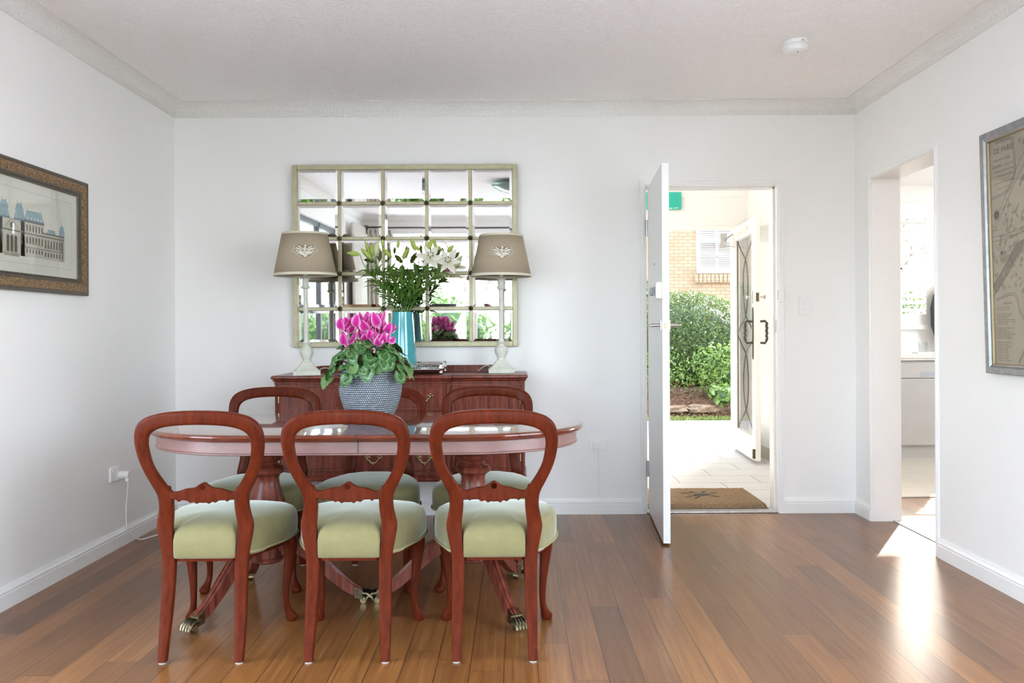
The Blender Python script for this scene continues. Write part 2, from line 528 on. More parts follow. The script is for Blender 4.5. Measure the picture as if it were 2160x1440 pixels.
def cyc_petal():
    m, nt, b = new_mat('cyclamen_petal')
    uv = nt.nodes.new('ShaderNodeTexCoord').outputs['UV']
    sp = nd(nt, 'ShaderNodeSeparateXYZ', {0: uv})
    e = math_(nt, 'ABSOLUTE', math_(nt, 'SUBTRACT', sp.outputs[0], 0.5))
    n = noise_(nt, coords(nt), 70, 3)
    f = math_(nt, 'ADD', math_(nt, 'MULTIPLY', e, 2.0), math_(nt, 'MULTIPLY', math_(nt, 'SUBTRACT', n, 0.5), 0.25))
    col = ramp(nt, f, [(0.0, (0.46, 0.008, 0.20)), (0.50, (0.56, 0.03, 0.31)), (0.80, (0.66, 0.16, 0.47)), (0.95, (0.88, 0.66, 0.80))])
    col = mixc(nt, ramp(nt, sp.outputs[1], [(0.0, 0.75), (0.25, 0.0)]), col, (0.85, 0.55, 0.78))
    nt.links.new(col, b.inputs['Base Color'])
    b.inputs['Roughness'].default_value = 0.5
    tr = nd(nt, 'ShaderNodeBsdfTranslucent', {0: (0.9, 0.12, 0.5, 1)})
    mx = nd(nt, 'ShaderNodeMixShader', {0: 0.18, 1: b.outputs[0], 2: tr.outputs[0]})
    nt.links.new(mx.outputs[0], nt.nodes['Material Output'].inputs[0])
    return m
M['cyc_petal'] = cyc_petal()
M['cyc_knob'] = plain('cyclamen_knob', (0.62, 0.22, 0.45), 0.5)
M['cyc_stem'] = plain('cyclamen_stem', (0.26, 0.12, 0.065), 0.5)

def glass(name, tint=(0.97, 0.98, 0.98), refl=0.9, extra=0.0):
    m, nt, b = new_mat(name)
    nt.nodes.remove(b)
    fr = nd(nt, 'ShaderNodeFresnel', {0: 1.45}).outputs[0]
    f = math_(nt, 'ADD', math_(nt, 'MULTIPLY', fr, refl), extra)
    back = nt.nodes.new('ShaderNodeNewGeometry').outputs['Backfacing']   # only the outer face of a pane reflects
    f = math_(nt, 'MULTIPLY', f, math_(nt, 'SUBTRACT', 1.0, back))
    t = nd(nt, 'ShaderNodeBsdfTransparent', {0: (tint[0], tint[1], tint[2], 1)})
    g = nd(nt, 'ShaderNodeBsdfGlossy', {'Roughness': 0.01})
    mx = nd(nt, 'ShaderNodeMixShader', {0: f, 1: t.outputs[0], 2: g.outputs[0]})
    nt.links.new(mx.outputs[0], nt.nodes['Material Output'].inputs[0])
    return m
M['glass'] = glass('clear_glass')
M['picture_glass'] = glass('picture_glass', refl=1.0, extra=0.02)

def brick():
    m, nt, b = new_mat('cream_brick')
    tc = nt.nodes.new('ShaderNodeTexCoord')
    sp = nd(nt, 'ShaderNodeSeparateXYZ', {0: tc.outputs['Object']})
    v = nd(nt, 'ShaderNodeCombineXYZ', {0: math_(nt, 'ADD', sp.outputs[0], sp.outputs[1]), 1: sp.outputs[2], 2: 0.0}).outputs[0]
    br = nd(nt, 'ShaderNodeTexBrick', {'Vector': v, 'Color1': (0.50, 0.40, 0.27, 1), 'Color2': (0.62, 0.51, 0.37, 1), 'Mortar': (0.27, 0.22, 0.16, 1), 'Scale': 1.0, 'Mortar Size': 0.008, 'Mortar Smooth': 0.2, 'Brick Width': 0.25, 'Row Height': 0.092}, offset=0.5)
    n = noise_(nt, tc.outputs['Object'], 30, 4)
    nt.links.new(mixc(nt, 0.25, br.outputs[0], ramp(nt, n, [(0.3, (0.42, 0.32, 0.2)), (0.7, (0.72, 0.6, 0.42))])), b.inputs['Base Color'])
    b.inputs['Roughness'].default_value = 0.9
    bump(nt, b, br.outputs[1], -0.5, 0.01)
    return m
M['brick'] = brick()

def tile(name, c1, c2, w, h, mortar, rough=0.35, offs=(0, 0), streak=True):
    m, nt, b = new_mat(name)
    v = coords(nt, loc=(offs[0], offs[1], 0))
    br = nd(nt, 'ShaderNodeTexBrick', {'Vector': v, 'Color1': (*c1, 1), 'Color2': (*c2, 1), 'Mortar': (*mortar, 1), 'Scale': 1.0, 'Mortar Size': 0.003, 'Mortar Smooth': 0.1, 'Brick Width': w, 'Row Height': h}, offset=0.5)
    n = noise_(nt, coords(nt, scale=(1, 14, 1)), 5, 5, 0.6)
    nt.links.new(mixc(nt, 0.5, br.outputs[0], mixc(nt, 1.0, br.outputs[0], ramp(nt, n, [(0.3, 0.75), (0.7, 1.12)]), 'MULTIPLY')), b.inputs['Base Color'])
    b.inputs['Roughness'].default_value = rough
    return m
M['porch_tile'] = tile('porch_tile', (0.63, 0.63, 0.625), (0.67, 0.67, 0.665), 0.61, 0.305, (0.17, 0.15, 0.13), rough=0.6)
M['kitchen_tile'] = tile('kitchen_vinyl', (0.60, 0.56, 0.49), (0.62, 0.58, 0.51), 0.4, 0.4, (0.5, 0.46, 0.4))
M['foyer_wall'] = plain('cream_wall_paint', (0.83, 0.82, 0.80), 0.6, var=0.01)
M['door_cream'] = plain('cream_gloss_paint', (0.84, 0.825, 0.78), 0.3, var=0.01)
M['concrete'] = plain('pale_concrete', (0.27, 0.265, 0.26), 0.85, var=0.16, nscale=3.5, bstr=0.3, bscale=60)
M['soil'] = plain('leafy_soil', (0.16, 0.095, 0.06), 0.95, var=0.6, nscale=25, bstr=1.0, bscale=35, bdist=0.03)
M['bounce_paving'] = plain('light_bounce_paving', (0.88, 0.87, 0.86), 0.8, var=0.06)  # paving whitened to bounce skylight up to the ceiling
M['blocker_dark'] = plain('blocker_dark_brown', (0.10, 0.085, 0.075), 0.9)  # kept dark so the added shade blocks bounce little sun
M['rock'] = plain('sandstone', (0.22, 0.165, 0.115), 0.9, var=0.3, nscale=8, bstr=0.6, bscale=25, bdist=0.02)
M['grass'] = leaf_mat('grass', (0.16, 0.24, 0.06), (0.36, 0.44, 0.16), 8)
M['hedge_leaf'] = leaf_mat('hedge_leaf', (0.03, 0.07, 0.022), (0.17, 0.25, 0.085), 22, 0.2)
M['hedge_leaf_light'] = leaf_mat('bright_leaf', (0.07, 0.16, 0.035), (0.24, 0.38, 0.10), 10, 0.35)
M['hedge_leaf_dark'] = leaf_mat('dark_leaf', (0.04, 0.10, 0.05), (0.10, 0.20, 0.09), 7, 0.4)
M['bark'] = plain('bark', (0.24, 0.16, 0.11), 0.9, var=0.4, nscale=20, bstr=0.8, bscale=40)
M['bark_pale'] = plain('pale_bark', (0.42, 0.36, 0.31), 0.9, var=0.3, nscale=12, bstr=0.8, bscale=30)
M['coir'] = plain('coir', (0.30, 0.195, 0.105), 0.95, var=0.45, nscale=120, bstr=1.0, bscale=220, bdist=0.008)
M['coir_ink'] = plain('coir_ink', (0.10, 0.095, 0.09), 0.95, bstr=1.0, bscale=220, bdist=0.008)
M['exit_green'] = plain('exit_sign_green', (0.02, 0.42, 0.32), 0.35, var=0.02)
M['stone_bench'] = plain('white_benchtop', (0.80, 0.79, 0.76), 0.25)
M['appliance'] = plain('silver_grey_enamel', (0.52, 0.515, 0.50), 0.35, 0.1)
M['curtain'] = linen('curtain_linen', (0.70, 0.68, 0.62))
M['jacket'] = plain('charcoal_cloth', (0.065, 0.07, 0.08), 0.9)
M['purple'] = leaf_mat('purple_petals', (0.20, 0.03, 0.22), (0.42, 0.12, 0.45), 40)
# ------------------------------------------------------------------ the room shell
XL, XR, YB, YF, HC = -2.133, 2.115, 5.33, -1.30, 2.565     # left, right, back wall, garden wall, ceiling
WT = 0.17
struct(bx('floor', M['floor'], XL-0.02, XR+0.02, YF-0.02, YB+0.02, -0.08, 0.0))
# the timber floor runs on through the side doorway into the hall
struct(bx('hall_floor', M['floor'], XR+0.02, 5.2, 3.2, 5.80, -0.08, 0.0))
struct(bx('ceiling', M['ceiling'], XL-0.2, XR+WT, YF-0.2, YB+WT, HC, HC+0.15))

# front wall of the photo (wall_back) with the entry door opening
DX0, DX1, DZ = 0.808, 1.627, 2.043
w = MB()
w.box(XL-0.2, DX0-0.02, YB, YB+WT, -0.05, HC+0.02)
w.box(DX1+0.02, XR+0.02, YB, YB+WT, -0.05, HC+0.02)
w.box(DX0-0.02, DX1+0.02, YB, YB+WT, DZ+0.02, HC+0.02)
struct(w.done('wall_back', M['wall'], smooth=False))
# right wall with the doorless opening
OY0, OY1, OZ = 4.305, 5.085, 2.045
w = MB()
w.box(XR, XR+WT, 2.65, OY0, -0.05, HC+0.02)
w.box(XR, XR+WT, YF-0.2, 0.15, -0.05, HC+0.02)
w.box(XR, XR+WT, 0.15, 2.65, -0.05, 0.25)
w.box(XR, XR+WT, 0.15, 2.65, 2.3, HC+0.02)
w.box(XR, XR+WT, OY1, YB+WT, -0.05, HC+0.02)
w.box(XR, XR+WT, OY0, OY1, OZ, HC+0.02)
struct(w.done('wall_right', M['wall'], smooth=False))
# left wall with the garden doors nearer the camera
GY0, GY1, GZ = 0.15, 2.75, 2.25
w = MB()
w.box(XL-WT, XL, GY1, YB, -0.05, HC+0.02)
w.box(XL-WT, XL, YF-0.2, GY0, -0.05, HC+0.02)
w.box(XL-WT, XL, GY0, GY1, GZ, HC+0.02)
struct(w.done('wall_left', M['wall'], smooth=False))
# wall behind the camera with the big garden window
BX0, BX1, BZ0, BZ1 = -1.95, 2.03, 0.06, 2.27
w = MB()
w.box(XL-0.2, BX0, YF-WT, YF, -0.05, HC+0.02)
w.box(BX1, XR+0.02, YF-WT, YF, -0.05, HC+0.02)
w.box(BX0, BX1, YF-WT, YF, -0.05, BZ0)
w.box(BX0, BX1, YF-WT, YF, BZ1, HC+0.02)
struct(w.done('wall_front', M['wall'], smooth=False))

# coving: a concave quarter round along all four walls
def coving(name, p0, p1, n, r=0.082):
    """p0,p1 on the wall line (z = ceiling), n = inward normal; mitred by extending"""
    prof = [(0.0, 0.0), (0.0, -r), (0.006, -r)]
    for k in range(9):
        a = pi/2*k/8
        prof.append((0.006+(r-0.006)*(1-cos(a)), -r+(r-0.004)*sin(a)))
    prof.append((r, 0.0))
    m = MB()
    d = (Vector(p1)-Vector(p0)).normalized()
    R0, R1 = [], []
    for u, v in prof:
        R0.append(Vector((p0[0], p0[1], HC))+Vector((n[0], n[1], 0))*u+Vector((0, 0, v))+Vector((d.x, d.y, 0))*u)
        R1.append(Vector((p1[0], p1[1], HC))+Vector((n[0], n[1], 0))*u+Vector((0, 0, v))-Vector((d.x, d.y, 0))*u)
    m.loft([R0, R1])
    return struct(m.done(name, M['coving'], angle=50))
coving('trim_1', (XL, YB), (XR, YB), (0, -1))
coving('trim_2', (XL, YF), (XL, YB), (1, 0))
coving('trim_3', (XR, YF), (XR, YB), (-1, 0))
coving('trim_4', (XL, YF), (XR, YF), (0, 1))

# skirting: moulded board
def skirting(m, p0, p1, n, h=0.094, t=0.016, m0=0, m1=0):
    prof = [(0, 0), (t, 0), (t, h*0.66), (t*0.82, h*0.685), (t*0.82, h*0.73), (t*0.98, h*0.76), (t*0.98, h*0.80), (t*0.70, h*0.86), (t*0.45, h*0.93), (t*0.35, h), (0, h)]
    d = (Vector(p1)-Vector(p0)).normalized()
    R0 = [Vector((p0[0]+n[0]*u+d.x*u*m0, p0[1]+n[1]*u+d.y*u*m0, v)) for u, v in prof]
    R1 = [Vector((p1[0]+n[0]*u-d.x*u*m1, p1[1]+n[1]*u-d.y*u*m1, v)) for u, v in prof]
    m.loft([R0, R1])
m = MB(); skirting(m, (XL, YB), (DX0-0.032, YB), (0, -1), m0=1); skirting(m, (DX1+0.034, YB), (XR, YB), (0, -1), m1=1)
struct(m.done('baseboard_back', M['trim'], smooth=False))
m = MB(); skirting(m, (XL, GY1+0.05), (XL, YB), (1, 0), m1=1); skirting(m, (XL, YF), (XL, GY0-0.05), (1, 0))
struct(m.done('baseboard_left', M['trim'], smooth=False))
m = MB(); skirting(m, (XR, YF), (XR, OY0-0.035), (-1, 0)); skirting(m, (XR, OY1+0.012), (XR, YB), (-1, 0), m1=1)
struct(m.done('baseboard_right', M['trim'], smooth=False))

# entry door frame: jambs, head, stop and casing
m = MB()
m.box(DX0-0.02, DX0, YB-0.004, YB+WT+0.004, 0, DZ+0.02); m.box(DX1, DX1+0.02, YB-0.004, YB+WT+0.004, 0, DZ+0.02)
m.box(DX0-0.02, DX1+0.02, YB-0.004, YB+WT+0.004, DZ, DZ+0.02)
m.box(DX0, DX0+0.012, YB+0.045, YB+0.085, 0, DZ); m.box(DX1-0.012, DX1, YB+0.045, YB+0.085, 0, DZ); m.box(DX0, DX1, YB+0.045, YB+0.085, DZ-0.012, DZ)
struct(m.done('trim_5', M['trim'], smooth=False, bevel=0.0015))
def casing(name, x0, x1, z, yf, wd=0.032, t=0.014, sgn=-1):
    """architrave around an opening in a wall facing sgn*y"""
    m = MB()
    prof = [(0, 0), (0, t*0.55), (wd*0.2, t*0.6), (wd*0.3, t*0.95), (wd*0.62, t), (wd*0.75, t*0.7), (wd, t*0.8), (wd, 0)]
    path = [((x0, 0), (-1, 0)), ((x0, z), (-1, 1)), ((x1, z), (1, 1)), ((x1, 0), (1, 0))]
    rings = []
    for (px, pz), (ox, oz) in path:
        rings.append([(px+ox*u, yf+sgn*v, pz+oz*u) for u, v in prof])
    m.loft(rings)
    return struct(m.done(name, M['trim'], smooth=False))
casing('trim_6', DX0-0.003, DX1+0.003, DZ+0.003, YB-0.003)
# aluminium sill under the entry door
struct(bx('threshold', plain('worn_aluminium', (0.55, 0.55, 0.56), 0.35, 0.7, var=0.2, nscale=40), DX0, DX1, YB-0.006, YB+0.07, 0.0, 0.012, bevel=0.004))

# side opening: thin casing on the room side
m = MB()
def yc(y0, y1, z, x, wd=0.03, t=0.012):
    prof = [(0, 0), (0, t*0.6), (wd*0.3, t), (wd*0.65, t), (wd*0.8, t*0.6), (wd, t*0.7), (wd, 0)]
    path = [((y0, 0.0), (-1, 0)), ((y0, z), (-1, 1)), ((y1, z), (1, 1)), ((y1, 0.0), (1, 0))]
    m.loft([[(x-v, py+oy*u*(1 if oy < 0 else 0.45), pz+oz*u*0.9) for u, v in prof] for (py, pz), (oy, oz) in path])
yc(OY0, OY1, OZ, XR)
struct(m.done('trim_7', M['trim'], smooth=False))
m = MB(); m.box(XR-0.001, XR+WT+0.001, OY0-0.001, OY0+0.006, 0, OZ); m.box(XR-0.001, XR+WT+0.001, OY1-0.006, OY1+0.001, 0, OZ); m.box(XR-0.001, XR+WT+0.001, OY0, OY1, OZ-0.006, OZ+0.001)
struct(m.done('trim_8', M['trim'], smooth=False))
struct(bx('doorway_strip', plain('matt_aluminium', (0.62, 0.62, 0.62), 0.5), XR+WT-0.05, XR+WT-0.015, OY0, OY1, 0.0, 0.006, bevel=0.002))

# ---- entry door leaf (open into the room, hinged at the casing)
LEAF_W, LEAF_T, LEAF_H = 0.80, 0.038, 2.03
door = thing('door_1', 'white entry door standing open into the room', 'door', (DX0+0.012, YB-0.004, 0.0), 0)
door['kind'] = 'structure'
# local: +x = along the leaf away from the hinge, +y = outer face side ... rotated so the leaf points at the camera
ang = radians(-90-3.4)
door.rotation_euler = (0, 0, ang)
Lm = MB().box(0, LEAF_W, 0, LEAF_T, 0.012, LEAF_H)
leaf = Lm.done('leaf', M['trim'], door, bevel=0.0015)
# hinges
for hz in (0.28, 1.78):
    h = MB(); h.lathe([(0.007, -0.05), (0.007, 0.05)], (0.0, -0.006, hz), 12)
    h.box(0, 0.03, -0.0015, 0.0, hz-0.05, hz+0.05)
    h.done('hinge', M['chrome'], door)
# lever sets on both faces (rose, neck, lever pointing back to the hinge)
hx, hzz = LEAF_W-0.055, 1.17
for sd, nm in ((-1, 'door_handle'), (1, 'door_handle')):
    y0 = 0 if sd < 0 else LEAF_T
    h = MB()
    h.box(hx-0.027, hx+0.027, min(y0, y0+sd*0.008), max(y0, y0+sd*0.008), hzz-0.027, hzz+0.027)
    h.tube([(hx, y0, hzz), (hx, y0+sd*0.055, hzz)], 0.009, 14)
    h.tube([(hx, y0+sd*0.047, hzz), (hx-0.02, y0+sd*0.050, hzz), (hx-0.125, y0+sd*0.050, hzz)], 0.010, 14)
    h.done(nm, M['chrome'], door, bevel=0.001)
# latch plate on the edge
h = MB(); h.box(LEAF_W, LEAF_W+0.0015, 0.007, 0.031, hzz-0.05, hzz+0.05)
pl = h.done('latch_plate', M['white_plastic'], door)
MB().box(LEAF_W, LEAF_W+0.009, 0.013, 0.025, hzz-0.017, hzz+0.014).done('latch_bolt', M['brass'], pl)
# rim deadlock on the inner face (seen side)
lz = 1.355
h = MB(); h.box(LEAF_W-0.105, LEAF_W, -0.034, 0.0, lz-0.045, lz+0.045)
rl = h.done('rim_lock', M['white_plastic'], door, bevel=0.008, seg=3)
h = MB(); h.box(LEAF_W-0.068, LEAF_W-0.034, -0.0355, -0.033, lz-0.018, lz+0.022)
h.done('lock_window', M['dark'], rl)
h = MB()
for k in range(5): h.box(LEAF_W-0.072+k*0.009, LEAF_W-0.066+k*0.009, -0.0355, -0.033, lz-0.028, lz-0.024)
h.done('maker_mark', M['dark'], rl)
h = MB(); h.lathe([(0.021, 0), (0.023, 0.004), (0.023, 0.020), (0.019, 0.024)], seg=20, M=Matrix.Translation((LEAF_W-0.150, -0.028, lz)) @ Matrix.Rotation(pi/2, 4, 'X'))
h.tube([(LEAF_W-0.150, 0, lz), (LEAF_W-0.150, -0.03, lz)], 0.016, 12)
h.done('lock_knob', M['grey_plastic'], door)
h = MB(); h.box(0.40, 0.412, -0.002, 0, 1.515, 1.53); h.done('viewer_screw', M['brass_dark'], door)
# strike box on the far jamb casing
st = thing('lock_strike', 'white plastic deadlock strike box on the casing beside the open entry doorway', 'lock', (DX1+0.008, YB-0.018, 1.36))
h = MB(); h.box(-0.010, 0.026, -0.026, 0.001, -0.045, 0.045); h.done('box', M['white_plastic'], st, bevel=0.006, seg=3)
h = MB(); h.box(-0.0115, -0.009, -0.018, -0.004, -0.03, 0.03); h.done('bolt_slot', M['grey_plastic'], st)
h = MB(); h.box(0, 0.0015, YB+0.008, YB+0.03, 1.125, 1.205)
h.bm.verts.ensure_lookup_table()
for v in h.bm.verts: v.co.x += DX1-0.0015
sp_ = h.done('latch_strike', M['chrome']); setp(sp_, 'small metal latch strike plate set in the jamb of the entry doorway', 'strike plate')

# ------------------------------------------------------------------ shared foyer beyond the entry door
FY0, FY1, FX1, FH = YB+WT, 8.20, 2.22, 2.60
struct(bx('foyer_floor', M['porch_tile'], -0.6, FX1+0.02, YB+0.02, 8.45, -0.08, -0.001))
struct(bx('foyer_ceiling', M['foyer_wall'], -0.6, FX1, FY0-0.02, FY1+0.2, FH, FH+0.1))
EX0, EX1, EZ = 0.95, 2.10, 2.135
w = MB()
w.box(-0.6, EX0, FY1, FY1+0.16, -0.05, FH+0.02); w.box(EX1, FX1+0.12, FY1, FY1+0.16, -0.05, FH+0.02); w.box(EX0, EX1, FY1, FY1+0.16, EZ, FH+0.02)
w.box(-0.72, -0.6, FY0-0.02, FY1+0.16, -0.05, FH+0.02)
w.box(EX0-0.3, FX1, FY1-0.012, FY1, 2.42, FH)
struct(w.done('foyer_wall', M['foyer_wall'], smooth=False))
struct(bx('foyer_side_wall', M['foyer_wall'], FX1, FX1+0.12, FY0-0.02, FY1, -0.05, FH+0.02))
m = MB(); m.box(EX0-0.02, EX1+0.03, FY1-0.02, FY1+0.0, EZ, EZ+0.045); m.box(EX0-0.01, EX1+0.02, FY1-0.035, FY1+0.0, EZ-0.03, EZ+0.002); m.box(EX1-0.004, EX1+0.03, FY1-0.02, FY1+0.17, 0, EZ+0.002); m.box(EX0-0.03, EX0+0.004, FY1-0.02, FY1+0.17, 0, EZ+0.002)
struct(m.done('trim_9', M['door_cream'], smooth=False, bevel=0.002))
struct(bx('trim_10', plain('beige_skirting_tile', (0.52, 0.47, 0.40), 0.4), FX1-0.01, FX1, FY0, FY1, 0, 0.10))

# glazed entrance door, open against the side wall
ed = thing('door_2', 'cream glazed entrance door with leaded curves standing open', 'door', (2.09, 8.16, 0))
ed['kind'] = 'structure'
ed.rotation_euler = (0, 0, atan2(-0.91, -0.045))
W2, T2, H2 = 0.92, 0.044, 2.11
g0, g1, gz0, gz1 = 0.12, 0.795, 0.225, 1.98
m = MB()
m.box(0, g0, -T2/2, T2/2, 0.03, H2); m.box(g1, W2, -T2/2, T2/2, 0.03, H2); m.box(g0, g1, -T2/2, T2/2, 0.03, gz0); m.box(g0, g1, -T2/2, T2/2, gz1, H2)
m.done('stiles_and_rails', M['door_cream'], ed, bevel=0.002)
m = MB(); m.box(g0, g1, -0.003, 0.003, gz0, gz1); gl = m.done('glass_panel', M['glass'], ed)
m = MB()
for s_ in (1, -1):
    pts = []
    key = [(0, 1.0), (0.05, .62), (0.115, 0.0), (0.18, -0.24), (0.25, -0.30), (0.32, -0.24), (0.40, 0.0), (0.455, 0.62), (0.5, 0.98), (0.545, 0.62), (0.60, 0.0), (0.68, -0.24), (0.75, -0.30), (0.82, -0.24), (0.885, 0.0), (0.95, 0.62), (1.0, 1.0)]
    for t, a in spline(key, 5):
        pts.append(((g0+g1)/2+s_*a*(g1-g0)/2*0.97, 0.0, gz0+(gz1-gz0)*t))
    m.tube(pts, 0.0055, 6)
for x0, x1, z0, z1 in ((g0, g0+0.006, gz0, gz1), (g1-0.006, g1, gz0, gz1)):
    m.box(x0, x1, -0.005, 0.005, z0, z1)
m.done('leading', M['pewter'], gl)
m = MB(); m.box(0.01, W2-0.01, -T2/2-0.018, -T2/2, 0.035, 0.10); m.box(0.01, W2-0.01, -T2/2-0.012, -T2/2, 0.10, 0.112)
m.done('weather_bar', M['door_cream'], ed, bevel=0.003)
m = MB(); m.box(W2-0.03, W2-0.008, -T2/2-0.022, -T2/2, 0.05, 0.13); m.done('draught_seal_clip', M['brass_dark'], ed)
# closer
cy = -T2/2
m = MB()
m.tube([(0.30, cy-0.035, 2.04), (0.60, cy-0.035, 2.04)], 0.022, 14)
m.tube([(0.60, cy-0.035, 2.04), (0.66, cy-0.035, 2.04)], 0.026, 14)
m.box(0.32, 0.64, cy-0.03, cy, 2.028, 2.052)
cl = m.done('door_closer', M['door_cream'], ed)
m = MB(); m.tube([(0.30, cy-0.035, 2.04), (0.13, cy-0.06, 2.02), (0.02, cy-0.085, 1.99)], 0.006, 8)
m.box(0.0, 0.04, cy-0.115, cy-0.06, 1.93, 2.06); m.tube([(0.02, cy-0.07, 1.935), (0.10, cy, 1.925)], 0.008, 8)
m.done('closer_arm', M['chrome'], cl)
# twisted pull handles with long back plates
for sd in (1, -1):
    y0 = sd*T2/2
    if sd < 0:
        m = MB(); m.box(W2-0.085, W2-0.05, y0-0.006, y0, 0.93, 1.30)
        for k, zc in enumerate((0.92, 0.905, 1.31, 1.325)):
            m.sphere((W2-0.067, y0-0.004, zc), 0.016-0.003*(k % 2), 8, 6, (1, 0.4, 1.2))
        pp = m.done('back_plate', M['pewter'], ed)
    m = MB()
    pts = [(W2-0.067, y0, 1.215), (W2-0.067, y0+sd*0.055, 1.22), (W2-0.067, y0+sd*0.068, 1.205)]
    for k in range(13): pts.append((W2-0.067+0.004*sin(k*1.9), y0+sd*(0.07+0.004*cos(k*1.9)), 1.20-k*0.0125))
    pts += [(W2-0.067, y0+sd*0.055, 1.03), (W2-0.067, y0, 1.035)]
    m.tube(pts, [0.010]*3+[0.010+0.0025*(k % 2) for k in range(13)]+[0.010]*2, 10)
    m.done('pull_handle', M['pewter'], ed)
    m = MB(); m.tube([(W2-0.067, y0, 1.425), (W2-0.067, y0+sd*0.05, 1.425)], 0.008, 8); m.sphere((W2-0.067, y0+sd*0.055, 1.425), 0.018, 10, 8, (1, .6, 1))
    if sd < 0: m.box(W2-0.075, W2-0.06, y0-0.006, y0, 1.37, 1.48)
    m.done('latch_knob', M['chrome'], ed)
m = MB(); m.box(W2, W2+0.0015, -0.013, 0.013, 1.385, 1.46); m.sphere((W2, 0, 1.42), 0.010, 8, 6); m.done('lock_plate', M['brass_dark'], ed)
o = MB(); o.tube([(FX1, 7.0, 0.955), (FX1-0.05, 7.0, 0.955), (FX1-0.075, 7.0, 0.965)], 0.007, 8); o.sphere((FX1-0.085, 7.0, 0.965), 0.02, 8, 6); o.lathe([(0.022, 0), (0.018, 0.006)], seg=12, M=Matrix.Translation((FX1, 7.0, 0.955)) @ Matrix.Rotation(-pi/2, 4, 'Y'))
setp(o.done('door_hook', M['brass_dark']), 'small dark metal hook on the foyer wall behind the glazed entrance door', 'hook')

# exit sign on the header
ex = thing('exit_sign', 'plain teal green emergency exit sign on the wall above the entrance', 'sign', (1.41, FY1-0.012, 2.30))
MB().box(-0.17, 0.17, -0.03, 0, 0, 0.165).done('sign_box', M['exit_green'], ex, bevel=0.003)
m = MB()
for k, (a, b_) in enumerate(((0.055, 0.085), (0.10, 0.118), (0.122, 0.14))): m.box(a, b_, -0.0315, -0.03, 0.008+0.002*k, 0.014+0.002*k)
m.done('small_print', M['white_plastic'], ex)

# doormat
dm = thing('doormat', 'thick brown coir doormat with a dark printed motif in the doorway', 'doormat', (1.215, 5.72, 0))
m = MB()
NX, NY = 110, 46
def mat_h(u, v):
    e = min(u, 1-u)*0.76; f = min(v, 1-v)*0.55
    d = min(e, f)
    return 0.036*min(1, (d/0.022))**0.5
rows = []
rnd = random.Random(3)
for j in range(NY+1):
    v = j/NY
    rows.append([(-0.38+0.76*i/NX+(rnd.random()-.5)*.003, -0.29+0.56*v+(rnd.random()-.5)*.003, 0.004+mat_h(i/NX, v)+(rnd.random()-0.5)*0.004) for i in range(NX+1)])
m.grid(rows)
bt = MB().box(-0.385, 0.385, -0.293, 0.273, 0.0, 0.008)
mt = m.done('pile', M['coir'], dm, angle=180, recalc=False)
bt.done('backing', M['dark'], dm)
m = MB()
def blot(cx, cy, a, b_, th, seg=14):
    m.face([m.bm.verts.new((cx+a*cos(2*pi*k/seg)*cos(th)-b_*sin(2*pi*k/seg)*sin(th), cy+a*cos(2*pi*k/seg)*sin(th)+b_*sin(2*pi*k/seg)*cos(th), 0.0435)) for k in range(seg)])
for cx, cy, a, b_, th in ((0.05, 0.0, 0.06, 0.03, 0.1), (0.08, 0.09, 0.03, 0.012, 0.9), (0.0, 0.09, 0.03, 0.01, 2.2), (0.0, -0.09, 0.045, 0.01, 0.9), (-0.05, 0.05, 0.04, 0.009, 2.7), (0.12, -0.05, 0.04, 0.009, 2.6), (-0.04, -0.06, 0.04, 0.008, 0.5), (0.14, 0.05, 0.045, 0.008, 0.5)):
    blot(cx-0.03, cy, a, b_, th)
m.done('printed_motif', M['coir_ink'], dm, smooth=False)

# ------------------------------------------------------------------ outside the entrance
struct(bx('path', M['concrete'], -8, 12, 8.36, 11.05, -0.1, -0.02))
struct(bx('step', M['porch_tile'], EX0-0.3, EX1+0.3, 8.2, 8.75, -0.06, -0.003))
# bank of soil rising from the kerb to the wall
m = MB()
rows = []
for j in range(19):
    t = j/18
    y = 11.0+7.0*t
    rows.append([(-9+22*i/60, y, -0.05+min(1, t*6)*0.34+0.25*t+0.09*noise.noise(Vector((i*0.55, j*0.8, 0)))+(0 if j else -0.05)) for i in range(61)])
m.grid(rows)
struct(m.done('garden_bank', M['soil'], angle=180, recalc=False))

def leaves(m, centres_normals, size, rnd, jitter=0.6, asp=0.5, fold=0.25):
    """one folded leaf (two quads sharing a rib) at every point"""
    bm = m.bm
    for p, n in centres_normals:
        p = Vector(p)
        d = Vector((rnd.gauss(0, 1), rnd.gauss(0, 1), rnd.gauss(0, 1)))
        n = (Vector(n)+d*jitter).normalized()
        t = n.cross(Vector((rnd.gauss(0, 1), rnd.gauss(0, 1), rnd.gauss(0, 1))))
        if t.length < 1e-4: continue
        t.normalize(); s = n.cross(t)
        L = size*(0.65+0.7*rnd.random()); Wd = L*asp*0.5
        a = bm.verts.new(p); b = bm.verts.new(p+t*L)
        c = bm.verts.new(p+t*L*0.45+s*Wd+n*Wd*fold); e = bm.verts.new(p+t*L*0.45-s*Wd+n*Wd*fold)
        f1 = bm.faces.new([a, c, b]); f2 = bm.faces.new([a, b, e])
        f1.material_index = f2.material_index = m.mi
    return m

def shell_pts(rnd, n, c, r, zmin=None, depth=0.22, lump=0.08):
    out = []
    while len(out) < n:
        v = Vector((rnd.gauss(0, 1), rnd.gauss(0, 1), rnd.gauss(0, 1))).normalized()
        k = 1-depth*rnd.random()**1.6+lump*noise.noise(v*3+Vector(c))
        p = Vector((c[0]+v.x*r[0]*k, c[1]+v.y*r[1]*k, c[2]+v.z*r[2]*k))
        if zmin is not None and p.z < zmin: continue
        out.append((p, Vector((v.x/r[0], v.y/r[1], v.z/r[2])).normalized()))
    return out

